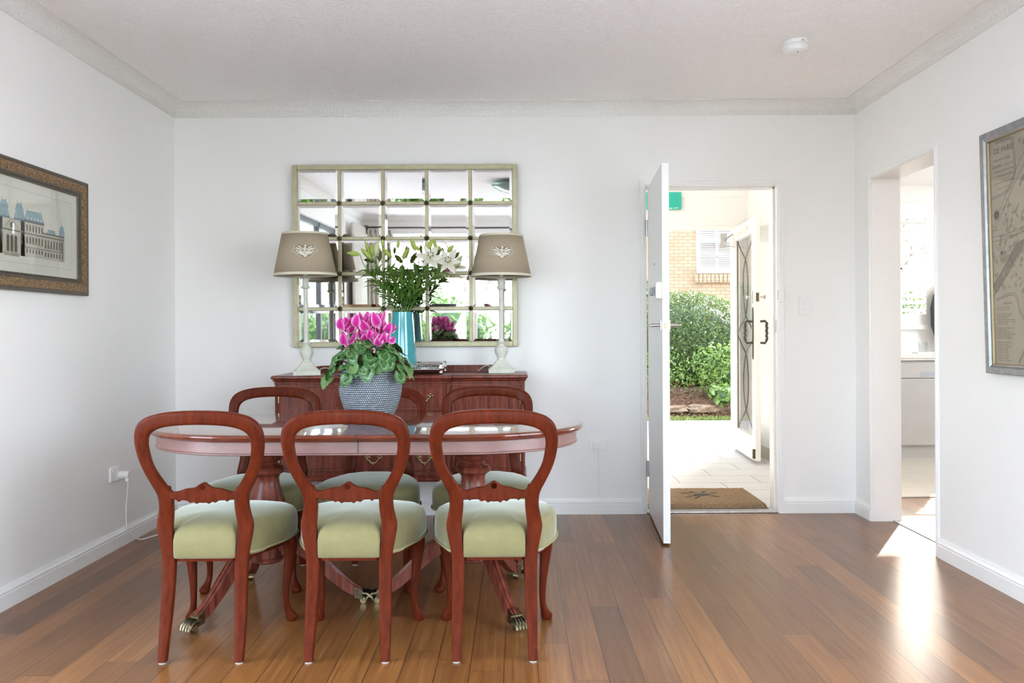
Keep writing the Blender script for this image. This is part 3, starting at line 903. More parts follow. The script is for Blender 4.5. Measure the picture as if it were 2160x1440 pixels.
def bush(name, label, cat, loc, r, n, size, mat, seed, trunk=True, zc=None, group=None, mats=None, depth=0.25, front_only=True, lump=0.1):
    rnd = random.Random(seed)
    zc = r[2]*1.0 if zc is None else zc
    t = thing(name, label, cat, loc, 0, group)
    pts = shell_pts(rnd, n, (0, 0, zc), r, 0.03, depth, lump)
    if front_only: pts = [q for q in pts if q[0].y < r[1]*0.35 or q[0].z > zc+r[2]*0.5]
    m = leaves(MB(), pts, size, rnd)
    fo = m.done('foliage', mat, t, smooth=False, recalc=False)
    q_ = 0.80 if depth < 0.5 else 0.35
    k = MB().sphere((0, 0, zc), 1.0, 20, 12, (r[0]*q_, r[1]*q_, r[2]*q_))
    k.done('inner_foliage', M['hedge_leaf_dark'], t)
    if trunk:
        s = MB()
        for q in range(4):
            a = rnd.random()*6.28
            s.tube([(0.05*cos(a), 0.05*sin(a), 0), (0.1*cos(a), 0.1*sin(a), zc*0.4), (0.4*r[0]*cos(a), 0.4*r[1]*sin(a), zc)], [0.035, 0.028, 0.012], 7)
        s.done('stem', M['bark'], t)
    return t
rnd = random.Random(5)
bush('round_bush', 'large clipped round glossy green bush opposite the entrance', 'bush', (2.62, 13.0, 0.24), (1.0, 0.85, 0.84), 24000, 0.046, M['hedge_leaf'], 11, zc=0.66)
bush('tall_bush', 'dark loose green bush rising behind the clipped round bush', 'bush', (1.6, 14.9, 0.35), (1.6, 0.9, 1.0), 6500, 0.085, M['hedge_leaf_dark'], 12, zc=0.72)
bush('leafy_shrub', 'bright green leafy shrub at the foot of the clipped round bush', 'bush', (2.98, 11.84, 0.2), (0.62, 0.26, 0.42), 3200, 0.055, M['hedge_leaf_light'], 13, zc=0.34, lump=0.5, depth=0.6)
bush('low_shrub', 'low bright shrub on the bank next to the sandstone rock', 'bush', (2.86, 11.36, 0.15), (0.28, 0.15, 0.15), 360, 0.09, M['hedge_leaf_light'], 14, zc=0.13, trunk=False)
bush('undergrowth', 'loose green undergrowth below the round bush on the soil bank', 'undergrowth', (1.95, 11.84, 0.2), (0.42, 0.24, 0.36), 900, 0.05, M['hedge_leaf_light'], 15, zc=0.36, lump=0.6, depth=0.8)
bush('hedge', 'green hedge standing further along the bank past the glazed door', 'bush', (5.15, 13.0, 0.24), (1.25, 0.9, 0.95), 4000, 0.09, M['hedge_leaf'], 16, zc=0.7)
bush('hedge', 'green hedge growing along the bank behind the open door leaf', 'bush', (0.0, 13.4, 0.24), (1.35, 0.9, 0.85), 4000, 0.09, M['hedge_leaf'], 17, zc=0.6)

def rock(name, label, loc, r, seed):
    bm_ = MB(); bmesh.ops.create_icosphere(bm_.bm, subdivisions=4, radius=1.0)
    for v in bm_.bm.verts:
        k = 1+0.5*noise.noise(v.co*1.4+Vector((seed*3.1, 0, 0)))+0.22*noise.noise(v.co*3.5+Vector((seed, 0, 0)))+0.08*noise.noise(v.co*9)
        v.co = Vector((v.co.x*r[0]*k, v.co.y*r[1]*k, max(-0.6, v.co.z)*r[2]*k))
    o = bm_.done(name, M['rock'], angle=30); o.location = loc
    return setp(o, label, 'rock')
rock('rock', 'tan sandstone rock at the kerb below the low shrub', (3.05, 11.15, 0.02), (0.15, 0.10, 0.12), 1)
rock('rock', 'flat brown rock in the bank to the side of the sandstone rock', (2.45, 11.3, 0.10), (0.2, 0.12, 0.06), 2)
rock('rock', 'long low rock half buried in soil near the open door leaf', (2.02, 11.3, 0.10), (0.25, 0.12, 0.06), 3)
m = MB()
for k in range(2600):
    x = rnd.uniform(0.4, 4.2); y = 11.03+abs(rnd.gauss(0, 0.09)); h = rnd.uniform(0.015, 0.05)
    z = 0.0
    a = rnd.random()*6.28; dx, dy = 0.006*cos(a), 0.006*sin(a); lx, ly = rnd.gauss(0, 0.02), rnd.gauss(0, 0.02)
    m.face([m.bm.verts.new((x-dx, y-dy, z-0.03)), m.bm.verts.new((x+dx, y+dy, z-0.03)), m.bm.verts.new((x+lx, y+ly, z+h))])
setp(m.done('grass', M['grass'], smooth=False, recalc=False), 'fringe of pale green grass along the kerb of the path', 'grass', kind='stuff')
m = MB()
for k in range(1500):
    x = rnd.uniform(0.8, 4.0); y = rnd.uniform(11.1, 12.6); t = (y-11)/7; z = -0.05+min(1, t*6)*0.34+0.25*t+0.03
    a = rnd.random()*6.28; s = rnd.uniform(0.015, 0.04)
    m.face([m.bm.verts.new((x+s*cos(a), y+s*sin(a), z)), m.bm.verts.new((x+s*.5*cos(a+1.6), y+s*.5*sin(a+1.6), z+.012)), m.bm.verts.new((x-s*cos(a), y-s*sin(a), z+.01)), m.bm.verts.new((x-s*.5*cos(a+1.6), y-s*.5*sin(a+1.6), z+0.02))])
setp(m.done('leaf_litter', plain('dry_leaves', (0.26, 0.15, 0.09), 0.8, var=0.6, nscale=9), smooth=False, recalc=False), 'dry brown leaf litter scattered over the soil bank', 'leaf litter', kind='stuff')
o = MB(); leaves(o, [(Vector((1.93, 8.42, 0.004)), Vector((0, 0, 1)))], 0.09, random.Random(2), 0.1, 0.55)
setp(o.done('fallen_leaf', M['lily_bud'], smooth=False), 'single yellow leaf lying on the sunlit paving outside the entrance', 'leaf')

# unseen mass above the rooms, added to shade the entrance court
m = MB(); m.box(-2.5, 2.45, YF-0.15, 5.6, 2.75, 22); m.box(-30, 30, 5.6, 10.0, 3.25, 22); m.box(-30, 30, 5.6, 8.36, 2.72, 3.3)
struct(m.done('shade_block_above', M['blocker_dark'], smooth=False))
struct(bx('shade_block_far', M['blocker_dark'], -40, 8.5, 24.5, 32, -0.2, 17))  # unseen block added to cut low sky light on the path
# the neighbouring brick building
bb = thing('brick_building', 'cream brick building with a white sash window beyond the bushes', 'building', (0, 0, 0))
BY = 23.0
wx0, wx1, wz0, wz1 = 4.85, 6.75, 2.68, 4.6
m = MB()
m.box(-10, wx0, BY, BY+0.4, -0.2, 5); m.box(wx1, 8.6, BY, BY+0.4, -0.2, 5); m.box(wx0, wx1, BY, BY+0.4, -0.2, wz0); m.box(wx0, wx1, BY, BY+0.4, wz1, 5)
m.done('brick_wall', M['brick'], bb, smooth=False)
wf = thing('sash_window', None, None); wf.parent = bb
m = MB()
m.box(wx0, wx0+0.10, BY-0.02, BY+0.1, wz0, wz1); m.box(wx0+1.02, wx0+1.20, BY-0.02, BY+0.1, wz0, wz1); m.box(wx1-0.08, wx1, BY-0.02, BY+0.1, wz0, wz1)
m.box(wx0, wx1, BY-0.05, BY+0.1, wz0, wz0+0.09); m.box(wx0, wx1, BY-0.02, BY+0.1, wz1-0.08, wz1); m.box(wx0+0.1, wx0+1.02, BY+0.0, BY+0.07, 3.54, 3.60)
m.box(wx0+0.54, wx0+0.575, BY+0.02, BY+0.06, wz0, wz1)
for z in (3.12, 4.0): m.box(wx0+0.1, wx0+1.02, BY+0.02, BY+0.06, z, z+0.03)
m.done('window_frame', M['trim'], wf, smooth=False)
m = MB(); m.box(wx0+0.1, wx1-0.08, BY+0.075, BY+0.08, wz0+0.05, wz1-0.05); m.done('pane', M['glass'], wf)
m = MB()
for k in range(34): m.box(wx0+0.1, wx1-0.08, BY+0.12, BY+0.16, wz0+0.05+k*0.055, wz0+0.05+k*0.055+0.045)
m.done('blind', plain('grey_blind', (0.80, 0.81, 0.84), 0.6), wf, smooth=False)
m = MB()
for k in range(19): m.box(wx0-0.05+k*0.11, wx0-0.05+k*0.11+0.095, BY-0.05, BY+0.02, wz0-0.24, wz0-0.02)
m.done('brick_sill', M['brick'], bb, smooth=False)
# ------------------------------------------------------------------ dining chairs
FRAME = [  # outer x, outer z, inner x, inner z (one half, floor to crown)
 (.147,.000,.118,.000),(.149,.10,.113,.10),(.149,.20,.108,.20),(.149,.30,.105,.30),(.152,.365,.106,.365),(.162,.42,.112,.42),(.168,.462,.115,.462),(.162,.50,.111,.50),
 (.156,.535,.108,.535),(.159,.575,.110,.572),(.176,.612,.124,.604),(.197,.655,.148,.643),(.212,.697,.168,.684),(.220,.737,.177,.728),(.222,.772,.179,.762),
 (.217,.806,.171,.789),(.201,.834,.149,.807),(.170,.854,.118,.817),(.120,.867,.080,.8225),(.060,.8725,.040,.825),(.0,.874,.0,.826)]
def lean(z):
    if z < 0.36: return -0.052*((0.36-z)/0.36)**1.5
    if z < 0.47: return 0.0
    return -0.075*((z-0.47)/0.40)**1.15
def section(xo, zo, xi, zi, d, rnd_=0.30):
    """rounded rectangular cross section between the outer and inner point, depth d along y"""
    zc = (zo+zi)/2; y = lean(zc)
    c = Vector(((xo+xi)/2, 0, zc)); e = Vector((xo-xi, 0, zo-zi))*0.5
    out = []
    for a, b in ((-1, -rnd_*0+(-0.62)), (-0.86, -0.93), (-0.55, -1.0), (0, -1.06), (0.55, -1.0), (0.86, -0.93), (1, -0.62), (1, 0.0), (1, 0.62), (0.86, 0.93), (0.5, 1), (0, 1), (-0.5, 1), (-0.86, 0.93), (-1, 0.62), (-1, 0)):
        out.append(Vector((c.x+e.x*a, y+b*d/2, c.z+e.z*a)))
    return out
def make_chair(label):
    t = thing('dining_chair', label, 'chair', group='balloon back dining chairs around the table')
    half = spline(FRAME, 4)
    low = [h for h in half if (h[1]+h[3])/2 <= 0.366]
    up = [h for h in half if (h[1]+h[3])/2 >= 0.3649]
    up = [low[-1]]+[h for h in up if h not in low]
    # hoop: left side up, over the crown, right side down
    secs = [section(-a, b, -c, d, 0.030) for a, b, c, d in up] + [section(a, b, c, d, 0.030) for a, b, c, d in reversed(up[:-1])]
    MB().loft(secs).done('balloon_back', M['mahogany'], t, angle=50)
    for sg in (-1, 1):
        secs = [section(sg*a, b, sg*c, d, 0.030+0.004*min(1, b/0.3)-0.002) for a, b, c, d in [(a_, b_+0.006*(1 if b_ < .006 else 0), c_, d_+0.006*(1 if d_ < .006 else 0)) for a_, b_, c_, d_ in low]]
        lg = MB().loft(secs).done('leg', M['mahogany'], t, angle=50)
        MB().lathe([(0.013, 0.0), (0.013, 0.008)], (sg*0.1325, lean(0), 0), 14).done('felt_glide', M['white_rubber'], lg)
    # carved cross rail
    top = spline([(-.140,.592),(-.130,.603),(-.120,.602),(-.116,.594),(-.105,.586),(-.085,.589),(-.06,.597),(-.035,.600),(-.022,.606),(-.012,.613),(0,.617)], 3)
    bot = spline([(0,.548),(.012,.549),(.022,.545),(.032,.552),(.045,.549),(.055,.556),(.075,.558),(.085,.552),(.095,.560),(.115,.561),(.140,.560)], 3)
    poly = [(x, z) for x, z in top]+[(-x, z) for x, z in reversed(top[:-1])]+[(x, z) for x, z in reversed(bot)]+[(-x, z) for x, z in bot[1:]]
    yl = lean(0.58)
    m = MB().prism(poly, yl-0.012, yl+0.010, 'y', edge=0.003)
    for sg in (-1, 1):
        m.lathe([(0.0085, -0.013), (0.010, -0.009), (0.010, 0.009), (0.0085, 0.012)], seg=14, M=Matrix.Translation((sg*0.126, yl, 0.597)) @ Matrix.Rotation(pi/2, 4, 'X'))
    m.lathe([(0.011, -0.015), (0.014, -0.011), (0.014, 0.009), (0.011, 0.012)], seg=18, M=Matrix.Translation((0, yl, 0.604)) @ Matrix.Rotation(pi/2, 4, 'X'))
    m.done('cross_rail', M['mahogany'], t, angle=35)
    # seat: overstuffed velvet, rear face flush with the backs of the legs
    hp = [(0,-.020),(.06,-.020),(.100,-.020),(.108,-.014),(.110,.012),(.124,.022),(.146,.036),(.168,.065),(.186,.105),(.204,.15),(.223,.21),(.234,.285),(.233,.345),(.215,.395),(.178,.430),(.12,.450),(.06,.459),(0,.462)]
    hp = [hp[0]]+[p for p in spline(hp[5:], 3)] if False else hp
    pl = hp[:5]+spline(hp[5:], 3)
    ring = [(x, y) for x, y in pl]+[(-x, y) for x, y in reversed(pl[1:-1])]
    cx, cy = 0, 0.20
    rings = []
    for k, z, dz in ((0.985,.352,0),(1.0,.358,0),(1.003,.385,0),(1.005,.412,0),(1.0,.430,.0),(.985,.444,.0),(.95,.456,0),(.88,.466,0),(.75,.4745,0),(.55,.481,0),(.3,.485,0),(.08,.486,0)):
        r_ = []
        for x, y in ring:
            yy = cy+(y-cy)*k
            # rear edge drops a little: the sprung top falls towards the back
            r_.append((x*k, yy, z-(0.012*max(0, (0.10-yy)/0.12) if z > .42 else 0)+(0.006 if z < 0.36 and y > 0.1 else 0)))
        rings.append(r_)
    st = MB().loft(rings).done('seat', M['velvet'], t, angle=75)
    lo = [(x*1.008, cy+(y-cy)*1.008, 0.362) for x, y in ring if y > 0.02]
    k0 = max(range(len(lo)), key=lambda i: (lo[i][0] > 0)*(-lo[i][1]))
    m = MB()
    n_ = len(lo)
    path = sorted([p for p in lo if p[0] >= 0], key=lambda p: p[1])
    full = path + [(-x, y, z) for x, y, z in reversed(path[:-1])]
    pts = []
    for a, b in zip(full, full[1:]):
        L = (Vector(b)-Vector(a)).length; q = max(1, int(L/0.006))
        for i in range(q): pts.append(Vector(a).lerp(Vector(b), i/q))
    pts.append(Vector(full[-1]))
    m.tube(pts, [0.0048+0.0012*(i % 2) for i in range(len(pts))], 6, flat=0.8)
    m.done('braid_trim', M['braid'], st)
    # frame under the seat
    rr = [(x*0.93, cy+(y-cy)*0.95) for x, y in ring]
    MB().loft([[(x, y, z) for x, y in rr] for z in (0.340, 0.356)]).done('seat_rail', M['mahogany'], t, angle=50)
    # cabriole front legs with pad feet
    for sg in (-1, 1):
        P = [(.180,.365,.362,.026,1),(.186,.372,.345,.030,1),(.193,.379,.318,.030,1),(.196,.382,.29,.0265,1),(.194,.379,.25,.0215,1),(.189,.373,.20,.0175,1),(.184,.368,.15,.0145,1),(.182,.366,.10,.0125,1),(.184,.368,.065,.0125,1),(.190,.375,.042,.0155,1),(.196,.382,.028,.0205,1),(.199,.386,.017,.0235,1),(.199,.386,.008,.022,1),(.199,.386,.0,.018,1)]
        Q = spline([p[:4] for p in P], 3)
        rings = []
        for x, y, z, r in Q:
            sq = 0.5*max(0, min(1, (z-0.27)/0.06))
            rg = []
            for k in range(16):
                a = 2*pi*k/16
                f = 1+sq*0.35*(abs(sin(2*a)))**1.2
                rg.append((sg*x+r*f*cos(a), y+r*f*sin(a), max(z, 0.0)))
            rings.append(rg)
        MB().loft(list(reversed(rings))).done('leg', M['mahogany'], t, angle=60)
    return t
proto = make_chair('x')
spots = [
 (-1.097, 3.00, 0.0, 'balloon back mahogany chair, its back to the camera, nearest the wall with the engraving'),
 (-0.592, 3.00, 0.0, 'balloon back mahogany chair, its back to the camera, middle one of the near row'),
 (-0.082, 3.00, 0.0, 'balloon back mahogany chair, its back to the camera, nearest the open door'),
 (-1.185, 4.13, pi, 'balloon back chair on the sideboard side of the table, nearest the engraving wall'),
 (-0.668, 4.13, pi, 'balloon back chair on the sideboard side, its hoop mostly hidden by the cyclamen basket'),
 (-0.145, 4.13, pi, 'balloon back chair on the sideboard side of the table, nearest the open door'),
]
for i, (x, y, a, lb) in enumerate(spots):
    o = proto if i == 0 else ctree(proto)
    o.location = (x, y, 0); o.rotation_euler = (0, 0, a + (0, 0.0, 0.01, 0.03, -0.02, 0.0)[i]); o['label'] = lb

# ------------------------------------------------------------------ dining table
TX, TY, TZ = -0.622, 3.60, 0.76
tb = thing('dining_table', 'oval mahogany extension dining table on two turned pedestals between the chairs', 'table', (TX, TY, 0))
def oval(hx_, hy, seg=24, str_=0.40):
    out = []
    for k in range(seg+1):
        a = -pi/2+pi*k/seg
        out.append((str_+(hx_-str_)*cos(a), hy*sin(a)))
    for k in range(seg+1):
        a = pi/2+pi*k/seg
        out.append((-str_+(hx_-str_)*cos(a), hy*sin(a)))
    return out
HX, HY = 0.905, 0.452
prof = [(-0.020, -0.046), (-0.015, -0.040), (-0.008, -0.034), (-0.010, -0.030), (-0.003, -0.025), (0, -0.017), (-0.001, -0.010), (-0.006, -0.006), (-0.009, -0.004), (-0.012, -0.001), (-0.018, 0)]
rings = [[(x, y, TZ+dz*0.6) for x, y in oval(HX+d, HY+d)] for d, dz in prof]
MB().loft(rings).done('tabletop', M['mahogany_table'], tb, angle=30)
rings = [[(x, y, z) for x, y in oval(HX-d, HY-d)] for d, z in ((0.034, TZ-0.024), (0.034, 0.690), (0.030, 0.687), (0.030, 0.683), (0.036, 0.680), (0.060, 0.680), (0.060, TZ-0.024))]
MB().loft(rings, True, True).done('apron', M['mahogany_apron_sheen'], tb, angle=30)
# leaf joints across the top and apron
m = MB()
for x in (0.028,):
    m.box(x-0.0008, x+0.0008, -HY-0.0005, HY+0.0005, TZ-0.0276, TZ+0.0003); m.box(x-0.0008, x+0.0008, -HY+0.0295, -HY+0.034, 0.682, 0.733)
m.done('leaf_joint', M['dark'], tb, smooth=False)
for sx in (-1, 1):
    px = sx*0.435
    col = thing('pedestal', None, None); col.parent = tb; col.location = (px, 0, 0)
    m = MB()
    m.box(-0.058, 0.058, -0.058, 0.058, 0.628, 0.69)
    m.lathe([(0.05, .63), (0.062, .625), (0.066, .615), (0.060, .605), (0.045, .598), (0.042, .590), (0.048, .582), (0.068, .575), (0.074, .565), (0.072, .553), (0.058, .545), (0.052, .538),
             (0.050, .525), (0.053, .50), (0.062, .47), (0.072, .44), (0.080, .41), (0.083, .385), (0.080, .36), (0.070, .34), (0.058, .325), (0.052, .315), (0.060, .308), (0.062, .300), (0.055, .292), (0.052, .285),
             (0.058, .278), (0.058, .20), (0.066, .193), (0.068, .185), (0.060, .178), (0.03, .172)][::-1], seg=40)
    m.box(-0.30*0.5, 0.30*0.5, -0.03, 0.03, 0.655, 0.682)
    m.done('column', M['mahogany_dark'], col, angle=35)
    for th, L in ((radians(-90-sx*(-1)*28*1), 0.40), (radians(90+sx*(-1)*28), 0.40), (0 if sx < 0 else pi, 0.42)):
        # sabre leg in its own vertical plane
        lp = [(0.045, .262, .036), (0.10, .256, .034), (0.16, .225, .031), (0.22, .170, .028), (0.28, .112, .025), (0.33, .070, .022), (0.375, .046, .019)]
        if L > 0.4: lp = [(a*1.05, b, c) for a, b, c in lp]
        Q = spline(lp, 4)
        Mx = Matrix.Rotation(th, 4, 'Z')
        rings = []
        for i, (u, z, hh) in enumerate(Q):
            a = Q[max(i-1, 0)]; b = Q[min(i+1, len(Q)-1)]
            tdir = Vector((b[0]-a[0], 0, b[1]-a[1])).normalized(); nrm = Vector((-tdir.z, 0, tdir.x))
            c = Vector((u, 0, z)); w_ = 0.021-0.003*i/len(Q)
            sec = [(-1, -1), (-.9, .4), (-.9, .8), (-.75, 1.0), (-.5, .8), (-.35, .78), (-.2, 1.08), (.2, 1.08), (.35, .78), (.5, .8), (.75, 1.0), (.9, .8), (.9, .4), (1, -1)]
            rings.append([Mx @ (c+nrm*(hh*q)+Vector((0, w_*p, 0))) for p, q in sec])
        lg = MB().loft(rings).done('leg', M['mahogany_dark'], col, angle=30)
        # brass paw castor
        e = Q[-1]
        m = MB()
        def bxm(x0, x1, hw0, hw1, z0, z1, z2, z3):
            m.loft([[Mx @ Vector(p) for p in ((x0, -hw0, z0), (x0, hw0, z0), (x0, hw0, z1), (x0, -hw0, z1))], [Mx @ Vector(p) for p in ((x1, -hw1, z2), (x1, hw1, z2), (x1, hw1, z3), (x1, -hw1, z3))]])
        bxm(e[0]-0.022, e[0]+0.012, 0.023, 0.024, 0.028, 0.075, 0.020, 0.058)
        for k in range(4):
            yy = -0.018+0.012*k
            m.tube([Mx @ Vector((e[0]+0.005, yy*0.9, 0.045)), Mx @ Vector((e[0]+0.030, yy, 0.043)), Mx @ Vector((e[0]+0.050, yy*1.15, 0.028)), Mx @ Vector((e[0]+0.055, yy*1.15, 0.015))], [0.009, 0.0095, 0.009, 0.006], 8)
        ps = m.done('paw_foot', M['brass_dark'], lg, angle=40)
        Mw = Matrix.Rotation(th, 4, 'Z') @ Matrix.Translation((e[0]+0.012, 0, 0.0135)) @ Matrix.Rotation(pi/2, 4, 'X')
        w_ = MB().lathe([(0.0135, -0.012), (0.0135, 0.012)], seg=16, M=Mw)
        w_.done('castor_wheel', M['brass'], lg)

# ------------------------------------------------------------------ sideboard
SX, SY0, SY1 = -0.672, 4.86, 5.30
sb = thing('sideboard', 'mahogany breakfront sideboard with brass drop handles against the back wall', 'sideboard', (SX, 0, 0))
HWB, MW = 0.712, 0.283        # half width of body, half width of the projecting middle
BF = 0.028                    # how far the middle projects
ZT = 0.893
def plan(dx, dy):
    """breakfront outline grown by dx/dy"""
    y0 = SY0-dy
    return [(-HWB-dx, y0+BF), (-MW-dx, y0+BF), (-MW-dx*0.6, y0+BF*0.6), (-MW+0.004-dx, y0), (MW-0.004+dx, y0), (MW+dx*0.6, y0+BF*0.6), (MW+dx, y0+BF), (HWB+dx, y0+BF), (HWB+dx, SY1), (-HWB-dx, SY1)]
m = MB()
m.loft([[(x, y, z) for x, y in plan(d, d)] for d, z in ((0.0, .845), (.006, .848), (.006, .855), (.002, .858), (.012, .862), (.014, .866), (.008, .870), (.018, .874), (.022, .880), (.021, .888), (.014, ZT))])
m.done('top', M['mahogany_dark'], sb, angle=30)
m = MB()
m.loft([[(x, y, z) for x, y in plan(d, d)] for d, z in ((0.0, .325), (0.0, .846))])
m.done('carcass', M['mahogany_dark'], sb, smooth=False)
m = MB()
m.loft([[(x, y, z) for x, y in plan(d, d)] for d, z in ((0.004, .287), (.012, .290), (.014, .300), (.010, .307), (.004, .312), (.006, .320), (.0, .327))])
m.done('base_moulding', M['mahogany_dark'], sb, angle=30)
def front_panel(name, x0, x1, z0, z1, y, parent, mat=M['mahogany_dark'], reveal=0.009):
    m = MB()
    m.box(x0, x1, y-0.006, y+0.004, z0, z1)
    # raised cock bead around
    for a, b, c, d in ((x0, x1, z0, z0+0.006), (x0, x1, z1-0.006, z1), (x0, x0+0.006, z0, z1), (x1-0.006, x1, z0, z1)):
        m.box(a, b, y-0.012, y-0.004, c, d)
    m.box(x0+reveal+0.008, x1-reveal-0.008, y-0.009, y-0.003, z0+reveal+0.008, z1-reveal-0.008)
    return m.done(name, mat, parent, smooth=False, bevel=0.0015)
def drop_handle(parent, x, z, y, s=1.0):
    m = MB()
    for sg in (-1, 1):
        c = (x+sg*0.034*s, y-0.003, z+0.012*s)
        m.lathe([(0.013*s, 0), (0.012*s, 0.004), (0.007*s, 0.007), (0.006*s, 0.014), (0.004*s, .016)], seg=14, M=Matrix.Translation(c) @ Matrix.Rotation(pi/2, 4, 'X'))
        for k in range(5):
            a = 2*pi*k/5+0.3
            m.sphere((c[0]+0.011*s*cos(a), c[1]-0.001, c[2]+0.011*s*sin(a)), 0.0055*s, 7, 5, (1, .5, 1))
    pts = []
    for k in range(17):
        u = -1+2*k/16
        zz = 0.010-0.020*(1-u*u)**0.5 - 0.010*(1-abs(u))**2 + 0.004*cos(u*9)
        pts.append((x+u*0.034*s, y-0.016, z+zz*s))
    m.tube(pts, [0.0028*s+0.0022*s*(1-abs(-1+2*k/16))**0.6 for k in range(17)], 8)
    m.sphere((x, y-0.016, z-0.024*s), 0.006*s, 8, 6)
    return m.done('drop_handle', M['brass'], parent, angle=60)
yo, ym = SY0+BF, SY0
for sg in (-1, 1):
    x0, x1 = sorted((sg*(MW+0.018), sg*(HWB-0.022)))
    d = front_panel('door', x0, x1, 0.345, 0.835, yo, sb)
    hxx = sg*(HWB-0.021)
    for z in (0.42, 0.76): MB().box(hxx-0.003, hxx+0.003, yo-0.014, yo-0.003, z-0.022, z+0.022).done('hinge', M['brass'], d)
    m = MB(); kx = sg*(MW+0.045); m.lathe([(0.009, 0), (0.008, 0.003)], seg=12, M=Matrix.Translation((kx, yo-0.009, 0.62)) @ Matrix.Rotation(pi/2, 4, 'X')); m.done('keyhole_plate', M['brass'], d)
for z0, z1 in ((0.695, 0.835), (0.50, 0.685), (0.345, 0.490)):
    d = front_panel('drawer', -MW+0.022, MW-0.022, z0, z1, ym, sb)
    zc = (z0+z1)/2-0.002
    for sg in (-1, 1): drop_handle(d, sg*0.145, zc+0.0, ym-0.009)
# stop mouldings on the breakfront pilasters
for sg in (-1, 1):
    for xx, yy in ((sg*(MW-0.006), ym+0.004), (sg*(HWB-0.006), yo+0.004)):
        MB().tube([(xx, yy, 0.33), (xx, yy, 0.845)], 0.010, 12).done('pilaster', M['mahogany_dark'], sb)
# short cabriole legs
for (lx, ly) in ((-0.67, yo+0.04), (-0.255, ym+0.04), (0.255, ym+0.04), (0.67, yo+0.04), (-0.67, SY1-0.05), (0.67, SY1-0.05)):
    rings = []
    for x, z, r in spline([(0, 0, .02), (0, .012, .027), (0, .03, .024), (0, .06, .016), (0, .12, .015), (0, .18, .020), (0, .24, .030), (0, .289, .034)], 3):
        off = -0.012*sin(pi*z/0.29*1.0)*(-1 if z > .17 else 1)
        rings.append([(lx+r*cos(2*pi*k/14), ly+off+r*sin(2*pi*k/14), z) for k in range(14)])
    MB().loft(rings).done('leg', M['mahogany_dark'], sb, angle=60)
# low back board with swept ends
pts = [(-0.655, ZT), (0.655, ZT)]
end = spline([(0.655, ZT+0.012), (0.63, ZT+0.013), (0.60, ZT+0.022), (0.565, ZT+0.037), (0.53, ZT+0.041), (0.50, ZT+0.042)], 4)
poly = pts+end+[(-x, z) for x, z in reversed(end)]
m = MB().prism(poly, SY1-0.028, SY1-0.008, 'y', edge=0.002)
m.box(-0.50, 0.50, SY1-0.031, SY1-0.026, ZT+0.034, ZT+0.042)
m.done('back_board', M['mahogany_dark'], sb, angle=35)

